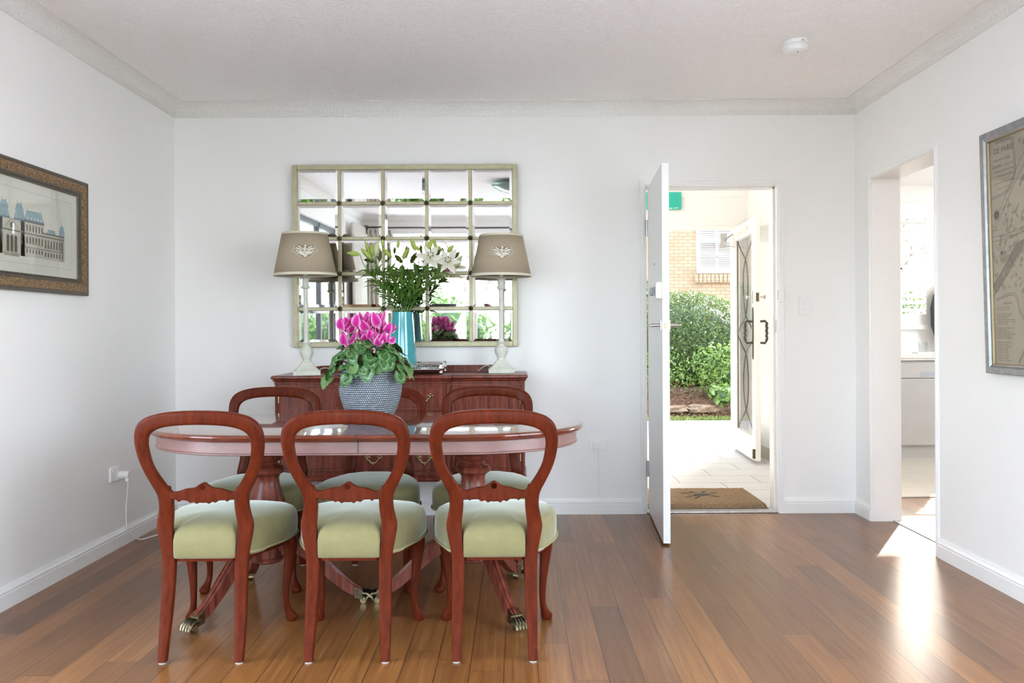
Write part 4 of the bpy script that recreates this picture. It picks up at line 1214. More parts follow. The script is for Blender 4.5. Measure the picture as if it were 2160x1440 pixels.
# ------------------------------------------------------------------ table lamps
def make_lamp():
    t = thing('table_lamp', 'x', 'lamp', group='pair of buffet lamps on the sideboard')
    m = MB(); m.box(-0.077, 0.077, -0.077, 0.077, 0, 0.026)
    m.loft([[(x, y, z) for x, y in ((-a, -a), (a, -a), (a, a), (-a, a))] for a, z in ((0.074, 0.026), (0.066, 0.031), (0.052, 0.044), (0.036, 0.064), (0.028, 0.078))])
    base = m.done('base', M['lamp_paint'], t, bevel=0.003)
    fl = lambda a, z: 1+0.05*abs(sin(5*a))*(1 if 0.09 < z < 0.155 else 0)
    pf = [(0.027, .074), (0.023, .088), (0.024, .095), (0.034, .112), (0.040, .130), (0.038, .145), (0.030, .158), (0.020, .166), (0.019, .172), (0.027, .178), (0.029, .183), (0.019, .188), (0.015, .20),
          (0.0145, .30), (0.0135, .46), (0.0135, .498), (0.021, .502), (0.026, .508), (0.026, .512), (0.019, .520), (0.019, .556), (0.020, .558), (0.031, .560), (0.031, .563), (0.014, .565), (0.0125, .60), (0.0125, .645), (0.008, .65), (0.008, .70)]
    MB().lathe(pf, seg=40, flute=fl).done('stem', M['lamp_paint'], t, angle=40)
    z0, z1, r0, r1 = 0.575, 0.825, 0.180, 0.128
    def cone(u, v, off=0.0):
        """u angle, v 0..1 up the shade"""
        r = r0+(r1-r0)*v+off
        return (r*cos(u), r*sin(u), z0+(z1-z0)*v+off*0.2)
    m = MB()
    n = 64
    m.loft([[cone(2*pi*k/n, v) for k in range(n)] for v in (0.055, 0.5, 0.96)], False, False)
    sh = m.done('lamp_shade', M['linen'], t, angle=80, solid=0.002)
    for v0, v1 in ((0.0, 0.06), (0.95, 1.0)):
        m = MB(); m.loft([[cone(2*pi*k/n, v, o) for k in range(n)] for v, o in ((v0, 0.0), (v0, 0.002), (v1, 0.002), (v1, 0.0))], False, False)
        m.done('shade_band', M['cream_linen'], sh, angle=80)
    m = MB()
    m.tube([cone(a, 0.97, -0.002) for a in (0.5, pi+0.5)], 0.0018, 6); m.tube([cone(a, 0.97, -0.002) for a in (0.5+pi/2, pi*1.5+0.5)], 0.0018, 6)
    m.tube([(0, 0, 0.64), (0, 0, z1-0.007)], 0.0018, 6)
    m.done('shade_carrier', M['brass'], sh)
    bm_ = MB(); bm_.lathe([(0.005, .69), (0.013, .70), (0.014, .72), (0.026, .75), (0.028, .765), (0.020, .785), (0.004, .792)], seg=18); bm_.done('bulb', M['white_plastic'], t)
    # embroidered scroll motif, generic foliage and wings, centred at angle -90 deg (towards the camera)
    def emb(shapes, mat, off, nm):
        m = MB()
        for s_ in shapes:
            if s_[0] == 'b':     # blob: cx, cz, a, b, th  (metres, on the unrolled shade)
                _, cx, cz, a, b, th = s_
                pts = []
                for k in range(12):
                    q = 2*pi*k/12
                    px = cx+a*cos(q)*cos(th)-b*sin(q)*sin(th); pz = cz+a*cos(q)*sin(th)+b*sin(q)*cos(th)
                    pts.append(px_to(px, pz, off))
                m.face([m.bm.verts.new(p) for p in pts])
            else:                # stroke: list of points, width
                _, P_, w_ = s_
                Q = spline(P_, 5)
                L_, R_ = [], []
                for i, (x, z) in enumerate(Q):
                    a = Q[max(i-1, 0)]; b = Q[min(i+1, len(Q)-1)]
                    d = Vector((b[0]-a[0], b[1]-a[1])).normalized()
                    ww = w_*(1-0.6*abs(2*i/len(Q)-1))
                    L_.append(px_to(x-d.y*ww, z+d.x*ww, off)); R_.append(px_to(x+d.y*ww, z-d.x*ww, off))
                m.grid([L_, R_])
        return m.done(nm, mat, sh, smooth=False, recalc=False)
    def px_to(x, z, off):
        v = 0.56+z/0.25
        r = r0+(r1-r0)*v
        return cone(-pi/2+x/r, v, off)
    br, dk = [], []
    for sg in (-1, 1):
        br += [('b', sg*0.024, 0.010, 0.020, 0.007, sg*0.75), ('b', sg*0.034, 0.004, 0.020, 0.005, sg*0.45), ('b', sg*0.018, -0.012, 0.014, 0.008, sg*-0.3), ('b', sg*0.030, -0.014, 0.012, 0.006, sg*-0.6),
               ('b', sg*0.010, -0.026, 0.009, 0.008, sg*0.6), ('b', sg*0.042, -0.006, 0.008, 0.004, sg*0.2), ('b', sg*0.022, -0.024, 0.007, 0.006, 0.2),
               ('s', [(sg*0.035, -0.008), (sg*0.05, 0.002), (sg*0.060, 0.012), (sg*0.056, 0.022), (sg*0.049, 0.018)], 0.0018),
               ('s', [(sg*0.035, -0.014), (sg*0.052, -0.014), (sg*0.068, -0.010), (sg*0.074, -0.003), (sg*0.068, 0.001)], 0.0016),
               ('s', [(sg*0.020, -0.020), (sg*0.035, -0.026), (sg*0.048, -0.020), (sg*0.046, -0.012)], 0.0014)]
    br += [('b', 0.0, 0.002, 0.011, 0.014, 0.2), ('b', 0.002, 0.022, 0.008, 0.008, 0), ('b', 0.004, -0.014, 0.016, 0.006, -0.7), ('b', 0.0, -0.036, 0.008, 0.008, 0.8), ('b', -0.006, -0.020, 0.012, 0.006, 0.6)]
    for s_ in br:
        if s_[0] == 'b': dk.append(('b', s_[1], s_[2], s_[3]+0.003, s_[4]+0.003, s_[5]))
        else: dk.append(('s', [(a+0.001, b-0.001) for a, b in s_[1]], s_[2]+0.0012))
    dots = []
    re_ = random.Random(12)
    for k in range(26):
        sg = 1 if k % 2 else -1
        x = sg*re_.uniform(0.004, 0.034); z = re_.uniform(-0.030, 0.024)
        a = re_.uniform(0, 3.1); L = re_.uniform(0.004, 0.009)
        dots.append(('s', [(x-L*cos(a), z-L*sin(a)), (x+0.002, z+0.001), (x+L*cos(a+.5), z+L*sin(a+.5))], 0.0009))
    for sg in (-1, 1):
        for (x, z) in ((0.058, -0.020), (0.045, -0.030), (0.064, 0.004), (0.030, -0.036)): br.append(('b', sg*x, z, 0.0022, 0.0022, 0))
        dots += [('s', [(sg*0.002, 0.012), (sg*0.014, 0.016), (sg*0.030, 0.026)], 0.001), ('s', [(sg*0.012, 0.004), (sg*0.026, 0.010), (sg*0.042, 0.018)], 0.001), ('s', [(sg*0.006, -0.008), (sg*0.016, -0.004), (sg*0.03, -0.006)], 0.0011)]
    emb(dots, M['embroidery_dark'], 0.0040, 'embroidery_stitches')
    emb(dk, M['embroidery_dark'], 0.0022, 'embroidery_outline')
    emb(br, M['embroidery'], 0.0032, 'embroidery')
    return t
lamp = make_lamp()
lamp.location = (-1.222, 4.965, ZT); lamp.rotation_euler = (radians(0.3), radians(-0.6), radians(14)); lamp['label'] = 'taupe shaded buffet lamp at the end of the sideboard nearest the framed engraving'
l2 = ctree(lamp)
l2.location = (-0.094, 5.11, ZT); l2.rotation_euler = (0, radians(0.2), radians(3)); l2['label'] = 'taupe shaded buffet lamp at the end of the sideboard nearest the open door'
for nm, P_, lb in (('lamp_cord', [(-1.17, 4.99, ZT+.01), (-1.15, 5.04, ZT+.035), (-1.12, 5.12, ZT+.03), (-1.10, 5.2, ZT+.006), (-1.14, 5.25, ZT+.006)], 'thin grey cord looping behind the lamp nearest the engraving'),
               ('lamp_cord', [(-0.15, 5.16, ZT+.008), (-0.17, 5.2, ZT+.038), (-0.20, 5.22, ZT+.035), (-0.24, 5.24, ZT+.006)], 'thin grey cord looping behind the lamp nearest the door')):
    setp(MB().tube(spline(P_, 6), 0.0028, 8).done(nm, M['lamp_paint']), lb, 'cord')

# ------------------------------------------------------------------ wall mirror of 25 bevelled panes
MX0, MX1, MZ0, MZ1 = -1.387, 0.006, 1.049, 2.177
MYW = YB
mr = thing('wall_mirror', 'large champagne framed mirror of twenty-five square panes above the sideboard', 'mirror', (0, 0, 0))
mr.location = ((MX0+MX1)/2, MYW-0.004, MZ0)
mr.rotation_euler = (radians(0.75), 0, 0)
mw, mh = MX1-MX0, MZ1-MZ0
fw = 0.030; bars = 0.021
m = MB()
m.box(-mw/2, mw/2, -0.016, 0.0, 0, mh)
m.done('backing', M['dark'], mr, smooth=False)
def bar(m, x0, x1, z0, z1, t=0.032):
    m.box(x0, x1, -t, -0.014, z0, z1)
m = MB()
bar(m, -mw/2, -mw/2+fw, 0, mh); bar(m, mw/2-fw, mw/2, 0, mh); bar(m, -mw/2+fw, mw/2-fw, 0, fw); bar(m, -mw/2+fw, mw/2-fw, mh-fw, mh)
m.done('frame', M['champagne'], mr, bevel=0.003)
iw, ih = (mw-2*fw), (mh-2*fw)
cw, chh = (iw-4*bars)/5, (ih-4*bars)/5
m = MB()
for k in range(1, 5):
    xx = -mw/2+fw+k*cw+(k-1)*bars
    bar(m, xx, xx+bars, fw, mh-fw, 0.026)
    zz = fw+k*chh+(k-1)*bars
    bar(m, -mw/2+fw, mw/2-fw, zz, zz+bars, 0.0262)
m.done('glazing_bar', M['champagne'], mr, bevel=0.003)
m = MB(); bvl = 0.017
rm = random.Random(4)
for i in range(5):
    for j in range(5):
        x0 = -mw/2+fw+i*(cw+bars); x1 = x0+cw; z0 = fw+j*(chh+bars); z1 = z0+chh
        tx, tz = rm.gauss(0, 0.0010), rm.gauss(0, 0.0008)
        def Y(x, z, d): return -0.0215+d+(x-(x0+x1)/2)*tx+(z-(z0+z1)/2)*tz
        o_ = [(x0, z0), (x1, z0), (x1, z1), (x0, z1)]; i_ = [(x0+bvl, z0+bvl), (x1-bvl, z0+bvl), (x1-bvl, z1-bvl), (x0+bvl, z1-bvl)]
        O = [m.bm.verts.new((x, Y(x, z, 0.0022), z)) for x, z in o_]; I = [m.bm.verts.new((x, Y(x, z, 0), z)) for x, z in i_]
        for k in range(4): m.face([O[k], O[(k+1) % 4], I[(k+1) % 4], I[k]])
        m.face(I)
m.done('pane', M['mirror'], mr, smooth=False)
rz = None
for i in range(1, 5):
    for j in range(1, 5):
        x = -mw/2+fw+i*cw+(i-0.5)*bars; z = fw+j*chh+(j-0.5)*bars
        if rz is None:
            m = MB()
            for k in range(8):
                a = 2*pi*k/8
                m.loft([[(cos(a)*r+w_*cos(a+pi/2)*s1, y, sin(a)*r+w_*sin(a+pi/2)*s1) for (s1, y) in ((-1, -0.001), (0, -0.005), (1, -0.001), (0, 0))] for r, w_ in ((0.002, 0.0045), (0.010, 0.0042), (0.019, 0.0008))])
            m.sphere((0, -0.004, 0), 0.005, 8, 6)
            rz = m.done('rosette', M['brass_dark'], mr, angle=30)
            r_ = rz
        else:
            r_ = rz.copy(); C.objects.link(r_); r_.parent = mr
        r_.location = (x, -0.0265, z)

# ------------------------------------------------------------------ silver tray, vase and lilies
TRX, TRY = -0.655, 5.10
tr = thing('silver_tray', 'silver gallery tray on ball feet holding the teal vase', 'tray', (TRX, TRY, ZT))
m = MB(); m.box(-0.215, 0.215, -0.135, 0.135, 0.024, 0.030); m.done('tray_base', M['silver'], tr, bevel=0.002)
m = MB()
for (a, b, c, d) in ((-0.215, -0.135, 0.215, -0.135), (0.215, -0.135, 0.215, 0.135), (0.215, 0.135, -0.215, 0.135), (-0.215, 0.135, -0.215, -0.135)):
    L = sqrt((c-a)**2+(d-b)**2); n = int(L/0.0115)
    m.tube([(a, b, 0.061), (c, d, 0.061)], 0.0035, 8); m.tube([(a, b, 0.028), (c, d, 0.028)], 0.004, 8)
    for k in range(n+1):
        f = k/n; m.tube([(a+(c-a)*f, b+(d-b)*f, 0.030), (a+(c-a)*f, b+(d-b)*f, 0.060)], [0.0026, 0.0016], 6, cap=False)
m.done('gallery', M['silver'], tr)
for sx in (-1, 1):
    for sy in (-1, 1):
        m = MB(); m.lathe([(0.005, 0), (0.0105, .005), (0.012, .011), (0.0095, .018), (0.006, .022), (0.012, .028), (0.013, .038), (0.009, .050), (0.007, .058), (0.010, .064), (0.004, .070)], (sx*0.213, sy*0.133, 0), 14)
        m.done('foot', M['silver'], tr)
VX, VY, VZ = -0.682, 5.10, ZT+0.0305
vs = thing('vase', 'tall glossy teal glass vase standing on the silver tray', 'vase', (VX, VY, VZ))
pf = [(0.060, 0), (0.076, .003), (0.083, .012), (0.0835, .03), (0.080, .10), (0.074, .18), (0.067, .26), (0.062, .325), (0.0615, .336), (0.0595, .337), (0.059, .325), (0.064, .26), (0.071, .18), (0.076, .10), (0.076, .02), (0.05, .012)]
MB().lathe(pf, seg=56).done('vase_body', M['teal'], vs, angle=60)

def petal_strip(m, base, d, up, L, W, curve, tipc=0.15, fold=0.12, seg=7, uv=None, wfun=None, width_seg=4):
    """a leaf/petal surface growing from base along d, curling towards up"""
    d = Vector(d).normalized(); up = Vector(up); up = (up-d*up.dot(d)).normalized(); s = d.cross(up)
    p = Vector(base); ang_ = 0.0; rows = []
    step = L/seg
    for i in range(seg+1):
        t = i/seg
        w_ = W*(wfun(t) if wfun else (sin(pi*min(1, t*0.95+0.05))**0.8*(1-t)**0.25))
        dirn = d*cos(ang_)+up*sin(ang_); nor = -d*sin(ang_)+up*cos(ang_)
        rows.append([p+s*(w_*q)+nor*(fold*w_*abs(q)*1.6) for q in [(-1+2*k/width_seg) for k in range(width_seg+1)]])
        p = p+dirn*step
        ang_ += curve/seg*(1+tipc*t)
    R = [[m.bm.verts.new(q) for q in r] for r in rows]
    lay = m.bm.loops.layers.uv.verify() if uv else None
    for i in range(seg):
        for k in range(width_seg):
            f = m.face([R[i][k], R[i][k+1], R[i+1][k+1], R[i+1][k]])
            if f and lay is not None:
                for lp_, (a, b) in zip(f.loops, ((k, i), (k+1, i), (k+1, i+1), (k, i+1))):
                    lp_[lay].uv = (a/width_seg, b/seg)
    return m

# each lily: where its head goes (x, z in the photo's plane), lean, buds (dx,dy,dz, length, droop), flowers
def px(xp, yp, Y):
    s_ = 1800/Y
    return Vector(((xp-1090)/s_, Y, CAMZ-(yp-699)/s_))
LIL = [
 dict(top=(770, 560, 5.03), buds=[((760, 535), (731, 531), 0.95, 0), ((785, 545), (762, 522), 1.0, 0)], lb='lily stem leaning furthest to the engraving side of the teal vase, with two long buds'),
 dict(top=(797, 560, 5.08), buds=[((793, 540), (797, 507), 1.15, 1), ((785, 538), (784, 513), 0.8, 0), ((782, 538), (770, 505), 0.6, 0)], lb='lily stem with one fat pale bud and two green buds'),
 dict(top=(824, 562, 5.06), buds=[((808, 520), (808, 503), 0.65, 0), ((826, 541), (808, 522), 1.0, 0)], lb='lily stem with a slanting bud pointing to the engraving side below a small bud'),
 dict(top=(846, 566, 5.12), buds=[((840, 522), (842, 505), 0.65, 0), ((851, 545), (864, 520), 1.05, 0)], lb='central lily stem with a slanting bud pointing to the door side'),
 dict(top=(884, 556, 5.07), buds=[((877, 527), (868, 500), 1.0, 0), ((885, 527), (878, 517), 0.75, 0)], lb='lily stem with a tall bud pointing up just before the open white flower'),
 dict(top=(905, 556, 5.04), buds=[((904, 525), (913, 503), 0.95, 0), ((921, 523), (916, 504), 0.75, 0)], flowers=[((908, 541), (0.15, -0.9, 0.32), 0.105)], lb='lily stem with an open white flower under two buds'),
 dict(top=(930, 568, 5.06), buds=[((945, 531), (958, 516), 0.85, 0), ((928, 527), (925, 517), 0.7, 0)], flowers=[((946, 551), (0.05, -0.9, 0.22), 0.108)], lb='lily stem nearest the door side, with an open white flower below a slanting bud'),
 dict(top=(868, 578, 5.13), buds=[], lb='short leafy lily stem standing in the middle of the bunch'),
]
rl = random.Random(21)
lily_group = 'white lilies in the teal vase'
for li, L_ in enumerate(LIL):
    top = px(*L_['top'])
    mouth = Vector((VX+0.045*((L_['top'][0]-850)/90), VY+rl.uniform(-0.03, 0.03), VZ+0.335))
    foot = Vector((VX-0.02*((L_['top'][0]-850)/90), VY+rl.uniform(-0.02, 0.02), VZ+0.03))
    mid = mouth.lerp(top, 0.5)+Vector((0, 0, 0.02))
    t = thing('lily_stem', L_['lb'], 'lily', tuple(foot), 0, lily_group)
    def lo(p): return Vector(p)-foot
    path = [Vector(q) for q in spline([tuple(foot), tuple(mouth), tuple(mid), tuple(top)], 6)]
    MB().tube([lo(p) for p in path], [0.0045-0.002*i/len(path) for i in range(len(path))], 8).done('stem', M['lily_stem'], t)
    m = MB()
    npt = len(path)
    for k in range(28):
        f = (k+rl.random())/28
        idx = 6+f*(npt-8); i0 = int(idx)
        p = path[min(i0, npt-2)].lerp(path[min(i0+1, npt-1)], idx-i0)
        tan = (path[min(i0+1, npt-1)]-path[i0]).normalized()
        a = k*2.4+rl.random()
        side = tan.orthogonal().normalized(); side = Matrix.Rotation(a, 3, tan) @ side
        el = rl.uniform(0.5, 1.0)
        d = side*cos(el)+tan*sin(el)
        Ln = (0.135-0.05*f)*rl.uniform(0.75, 1.15); Wd = (0.0095+0.004*rl.random())*(1.35 if f > .75 else 1)
        petal_strip(m, lo(p), d, tan, Ln, Wd, rl.uniform(-1.1, -0.2), seg=5, width_seg=2, fold=0.35)
    m.done('foliage', M['lily_leaf'], t, angle=180, recalc=False)
    for (bx_, ex_, sc, pale) in L_['buds']:
        b0 = px(bx_[0], bx_[1], L_['top'][2]-0.01); b1 = px(ex_[0], ex_[1], L_['top'][2]-0.02)
        ln = (b1-b0).length
        q = [top.lerp(b0, 0.0), top.lerp(b0, 0.5)+Vector((0, 0, -0.006)), b0]
        m = MB(); m.tube([lo(v) for v in spline([tuple(v) for v in q], 4)], 0.0022, 6)
        pd = m.done('bud_stalk', M['lily_stem'], t)
        R_ = []
        d = (b1-b0).normalized(); u = d.orthogonal().normalized(); w_ = d.cross(u)
        wd = 0.0145*min(1.15, max(0.62, sc))*(1.2 if pale else 1)
        for f, r in ((0, .25), (.06, .55), (.2, .85), (.38, 1.0), (.58, .98), (.75, .78), (.88, .5), (.97, .2), (1.0, .05)):
            c = b0+d*ln*f
            R_.append([lo(c+u*(wd*r*(1+0.13*cos(3*2*pi*k/12))*cos(2*pi*k/12))+w_*(wd*r*(1+0.13*cos(3*2*pi*k/12))*sin(2*pi*k/12))) for k in range(12)])
        MB().loft(R_).done('bud', M['lily_bud_pale'] if pale else M['lily_bud'], t, angle=70)
    for (c, d, sz) in L_.get('flowers', []):
        cpt = px(c[0], c[1], L_['top'][2]-0.03)
        d = Vector(d).normalized()
        MB().tube([lo(v) for v in spline([tuple(top), tuple(top.lerp(cpt, .5)+Vector((0, 0.01, -.01))), tuple(cpt-d*0.035)], 4)], 0.0025, 6).done('flower_stalk', M['lily_stem'], t)
        m = MB()
        u = d.orthogonal().normalized()
        for k in range(6):
            sd = Matrix.Rotation(2*pi*k/6+0.2, 3, d) @ u
            petal_strip(m, lo(cpt-d*0.035), d*0.86+sd*0.50, -sd+d*0.15 if False else -(sd)+d, sz*(1.0 if k % 2 else 0.93), 0.021 if k % 2 else 0.015, -0.95, tipc=1.2, seg=8, width_seg=4, fold=-0.12, wfun=lambda t_: max(0.03, sin(pi*(t_*0.88+0.10))**0.75))
        fl_ = m.done('flower', M['lily_petal'], t, angle=180, recalc=False)
        m = MB(); ma = MB()
        for k in range(6):
            sd = Matrix.Rotation(2*pi*k/6+0.7, 3, d) @ u
            tip = cpt+d*0.038+sd*0.016
            m.tube([lo(cpt-d*0.03), lo(cpt+d*0.01+sd*0.006), lo(tip)], 0.0012, 5)
            w_ = d.cross(sd)
            w_ = (sd*(0.3+0.5*(k % 2))+d*0.6+w_*0.3).normalized(); ma.tube([lo(tip+w_*-0.008), lo(tip), lo(tip+w_*0.008)], [0.0015, 0.0028, 0.0015], 6)
        m.done('filament', M['lily_bud_pale'], fl_); ma.done('anther', M['anther'], fl_)

# ------------------------------------------------------------------ cyclamen in a woven basket
KX, KY = -0.618, 3.60
cy_ = thing('potted_cyclamen', 'pink cyclamen in a grey woven basket pot in the middle of the dining table', 'plant', (KX, KY, TZ))
pf = [(0.080, 0.0), (0.088, .004), (0.098, .03), (0.112, .065), (0.124, .10), (0.131, .135), (0.131, .160), (0.126, .19), (0.121, .215), (0.120, .222), (0.114, .222), (0.114, .20), (0.118, .16), (0.116, .12), (0.09, .10)]
pf2 = []
for (r, z) in spline(pf, 5): pf2.append((r, z))
MB().lathe(pf2, seg=96).done('basket_pot', M['basket'], cy_, angle=80)
MB().lathe([(0.115, 0.195), (0.10, 0.203), (0.03, 0.207)], seg=24, cap=True).done('potting_soil', M['soil'], cy_)
rc = random.Random(9)
def heart(m, base, ctr, nrm, tipdir, size):
    """scalloped heart shaped leaf: centre, normal, direction of tip"""
    n = Vector(nrm).normalized(); t = Vector(tipdir); t = (t-n*t.dot(n)).normalized(); s = n.cross(t)
    lay = m.bm.loops.layers.uv.verify()
    c0 = m.bm.verts.new(ctr)
    N = 22; prev = None
    radii = (0.35, 0.7, 1.0)
    ringsv = []
    for rr in radii:
        ring = []
        for k in range(N):
            a = 2*pi*k/N
            f = 0.86+0.18*cos(a)-(0.38*max(0, cos(a-pi))**14)+0.03*cos(N/2*a)*(1 if rr > .9 else 0)
            r = size*f*rr*(1.12 if cos(a) > 0.9 else 1)
            ring.append(m.bm.verts.new(Vector(ctr)+t*(r*cos(a))+s*(r*sin(a))+n*(-(rr**2)*size*0.18+0.28*size*rr*abs(sin(a))+0.10*size*rr*sin(3*a+size*900))))
        ringsv.append(ring)
    def F(vs, us):
        f = m.face(vs)
        if f:
            for lp_, u_ in zip(f.loops, us): lp_[lay].uv = (u_, 0)
    for k in range(N):
        j = (k+1) % N
        F([c0, ringsv[0][k], ringsv[0][j]], (0, .35, .35))
        for q in range(2): F([ringsv[q][k], ringsv[q+1][k], ringsv[q+1][j], ringsv[q][j]], (radii[q], radii[q+1], radii[q+1], radii[q]))
m = MB(); ms = MB(); mu = MB()
for k in range(98):
    a = k*2.399+rc.uniform(-.2, .2)
    f = (k+0.5)/98
    R = 0.045+0.125*sqrt(f)*1.02; z = 0.325-0.105*f**1.5+rc.uniform(-0.018, 0.018)
    if f > 0.55: z -= 0.018*rc.random()
    c = Vector((R*cos(a), R*sin(a)*0.95, z))
    out = Vector((cos(a), sin(a), 0))
    tilt = 0.25+1.0*f+rc.uniform(-0.2, 0.2)
    n = Vector((0, 0, 1))*cos(tilt)+out*sin(tilt)+Vector((rc.gauss(0, .22), rc.gauss(0, .22), 0))
    tgt = mu if (k % 6 == 5) else m
    heart(tgt, None, c, n, out*cos(tilt)-Vector((0, 0, 1))*sin(tilt)+Vector((rc.gauss(0, .4), rc.gauss(0, .4), rc.gauss(0, .2))), rc.uniform(0.025, 0.040))
    ms.tube([(0.03*cos(a), 0.03*sin(a), 0.195), (R*0.6*cos(a), R*0.6*sin(a)*0.95, z*0.93), tuple(c)], 0.0018, 5)
for k in range(34):
    a = k*2.399+0.7; R = rc.uniform(0.04, 0.115); z = rc.uniform(0.225, 0.285)
    out = Vector((cos(a), sin(a), 0)); tilt = rc.uniform(0.3, 1.1)
    heart(m, None, Vector((R*cos(a), R*sin(a), z)), Vector((0, 0, 1))*cos(tilt)+out*sin(tilt), out*cos(tilt)-Vector((0, 0, 1))*sin(tilt)+Vector((rc.gauss(0, .5), rc.gauss(0, .5), 0)), rc.uniform(0.022, 0.034))
# the long stray leaf hanging at the basket's side
heart(mu, None, (-0.165, -0.06, 0.185), (-0.5, -0.6, 0.5), (-0.6, 0, -0.9), 0.040)
fo = m.done('foliage', M['cyc_leaf'], cy_, angle=180, recalc=False)
mu.done('pale_foliage', M['cyc_leaf_under'], cy_, angle=180, recalc=False)
ms.done('leaf_stalks', M['cyc_stem'], cy_)
# flowers: base (knob) positions in the photo's pixels; petals sweep upwards
FL = [((722, 693), (0.15, 1), 1.0), ((729, 725), (0.05, 1.0), 1.05), ((742, 690), (-0.3, 1), 1.0), ((752, 688), (0.25, 1), 1.1), ((760, 692), (0.35, 1), 0.9), ((774, 694), (-0.45, 1), 1.15),
      ((786, 684), (0.1, 1), 1.0), ((798, 688), (-0.35, 1), 1.15), ((807, 706), (-0.15, 1), 0.95), ((814, 700), (0.45, 1), 0.95), ((768, 716), (0.1, 1), 0.8), ((794, 728), (0.25, 1.0), 1.05), ((736, 735), (0.5, -0.9), 0.6),
      ((780, 712), (-0.2, 1), 0.8), ((804, 722), (0.1, 1), 0.9), ((822, 722), (0.6, 0.9), 0.55), ((770, 680), (0.15, 1), 0.85), ((735, 700), (0.3, 1), 0.8)]
for i, (pp_, dr, sz) in enumerate(FL):
    depth = 3.60+(-0.055, 0.03, -0.02, -0.06, 0.04, -0.045, 0.03, -0.03, 0.02, -0.01)[i % 10]
    if pp_[1] > 718: depth = 3.53
    w_ = px(pp_[0], pp_[1], depth)
    p = w_-Vector((KX, KY, TZ))
    d = Vector((dr[0], rc.uniform(-0.35, 0.1), dr[1])).normalized()
    m = MB()
    u = d.orthogonal().normalized()
    n_p = 5 if sz > 0.7 else 3
    for k in range(n_p):
        sd = Matrix.Rotation(2*pi*k/5+i*1.3, 3, d) @ u
        petal_strip(m, p+sd*0.003, d*0.55+sd*0.85, d, 0.062*sz*rc.uniform(0.9, 1.1), 0.019*sz**0.5, 0.95+rc.uniform(-.2, .3), tipc=-0.6, seg=8, width_seg=6, fold=rc.uniform(-0.25, 0.10), uv=True, wfun=lambda t_: max(0.06, sin(pi*(t_*0.86+0.12))**0.7))
    fl_ = m.done('flower', M['cyc_petal'], cy_, angle=180, recalc=False)
    m = MB(); m.sphere(tuple(p-d*0.004), 0.0055*sz, 10, 8, (1, 1, 1.2)); m.done('flower_knob', M['cyc_knob'], fl_)
    root = Vector((p.x*0.45+0.0, p.y*0.4, 0.21))
    hk = p-d*0.012
    st_ = [tuple(root), tuple(root.lerp(hk, 0.5)+Vector((0, 0.004, 0.01))), tuple(hk+Vector((0, 0, -0.012))), tuple(hk+Vector((0, 0, 0.002)))]
    MB().tube(spline(st_, 5), 0.0024, 7).done('flower_stem', M['cyc_stem'], fl_)
# ------------------------------------------------------------------ lettering helper
def text_into(m, s, size, to3d, align='LEFT', font_shear=0.0, spacing=1.0, flat_off=0.0):
    """adds flat letter faces: to3d maps (u, v) on the sheet to a 3-D point"""
    cu = bpy.data.curves.new('lettering', 'FONT')
    cu.body = s; cu.size = size; cu.align_x = align; cu.shear = font_shear; cu.space_character = spacing
    cu.resolution_u = 2
    ob = bpy.data.objects.new('lettering_tmp', cu)
    C.objects.link(ob)
    dg = bpy.context.evaluated_depsgraph_get()
    me = ob.evaluated_get(dg).to_mesh()
    vs = [m.bm.verts.new(to3d(v.co.x, v.co.y)) for v in me.vertices]
    for p in me.polygons:
        m.face([vs[i] for i in p.vertices])
    ob.evaluated_get(dg).to_mesh_clear()
    bpy.data.objects.remove(ob); bpy.data.curves.remove(cu)

def picture_frame(parent, w_, h_, prof, mat, name='frame'):
    """prof: list of (inset from the outer edge, height off the wall); local u along x, v along z, off the wall = -y"""
    rings = []
    for (a, b) in ((-1, -1), (1, -1), (1, 1), (-1, 1)):
        rings.append([(a*(w_/2-i), -o_, h_/2+b*(h_/2-i)) for i, o_ in prof])
    m = MB()
    R = [[m.bm.verts.new(p) for p in r] for r in rings]
    n = len(prof)
    for q in range(4):
        A, B = R[q], R[(q+1) % 4]
        for i in range(n-1):
            f = m.face([A[i], A[i+1], B[i+1], B[i]])
            if f is not None: f.material_index = prof_mat[i] if isinstance(mat, list) else 0
    return m.done(name, mat, parent, angle=35)

# ------------------------------------------------------------------ engraving on the left wall
PY, PW, PH, PZ = 3.593, 1.214, 0.553, 1.325
pic = thing('framed_engraving', 'wide framed engraving of a palace with blue roofs on the side wall', 'picture', (XL+0.004, PY, PZ))
pic.rotation_euler = (0, 0, radians(90))      # local x -> +Y, local -y -> +X (into the room)
M['frame_dark'] = plain('dark_bronze_frame', (0.085, 0.068, 0.048), 0.45, 0.2, var=0.2, nscale=60)
def mottled():
    m, nt, b = new_mat('mottled_gilt_frame')
    n = noise_(nt, coords(nt), 190, 3, 0.7)
    nt.links.new(ramp(nt, n, [(0.38, (0.045, 0.026, 0.014)), (0.5, (0.22, 0.125, 0.055)), (0.62, (0.42, 0.27, 0.13))]), b.inputs['Base Color'])
    b.inputs['Roughness'].default_value = 0.45; b.inputs['Metallic'].default_value = 0.3
    bump(nt, b, n, 0.5, 0.003)
    return m
M['mottled'] = mottled()
prof = [(0, 0), (0, 0.020), (0.004, 0.026), (0.014, 0.028), (0.018, 0.025), (0.024, 0.0255), (0.040, 0.022), (0.050, 0.017), (0.054, 0.018), (0.060, 0.016), (0.070, 0.010), (0.072, 0.012), (0.076, 0.011), (0.078, 0.006)]
prof_mat = [0, 0, 0, 0, 1, 1, 1, 1, 0, 0, 0, 0, 0]
picture_frame(pic, PW, PH, prof, [M['frame_dark'], M['mottled']])
M['paper'] = plain('cream_print_paper', (0.70, 0.68, 0.59), 0.8, var=0.03)
M['ink'] = plain('sepia_ink', (0.13, 0.115, 0.09), 0.9)
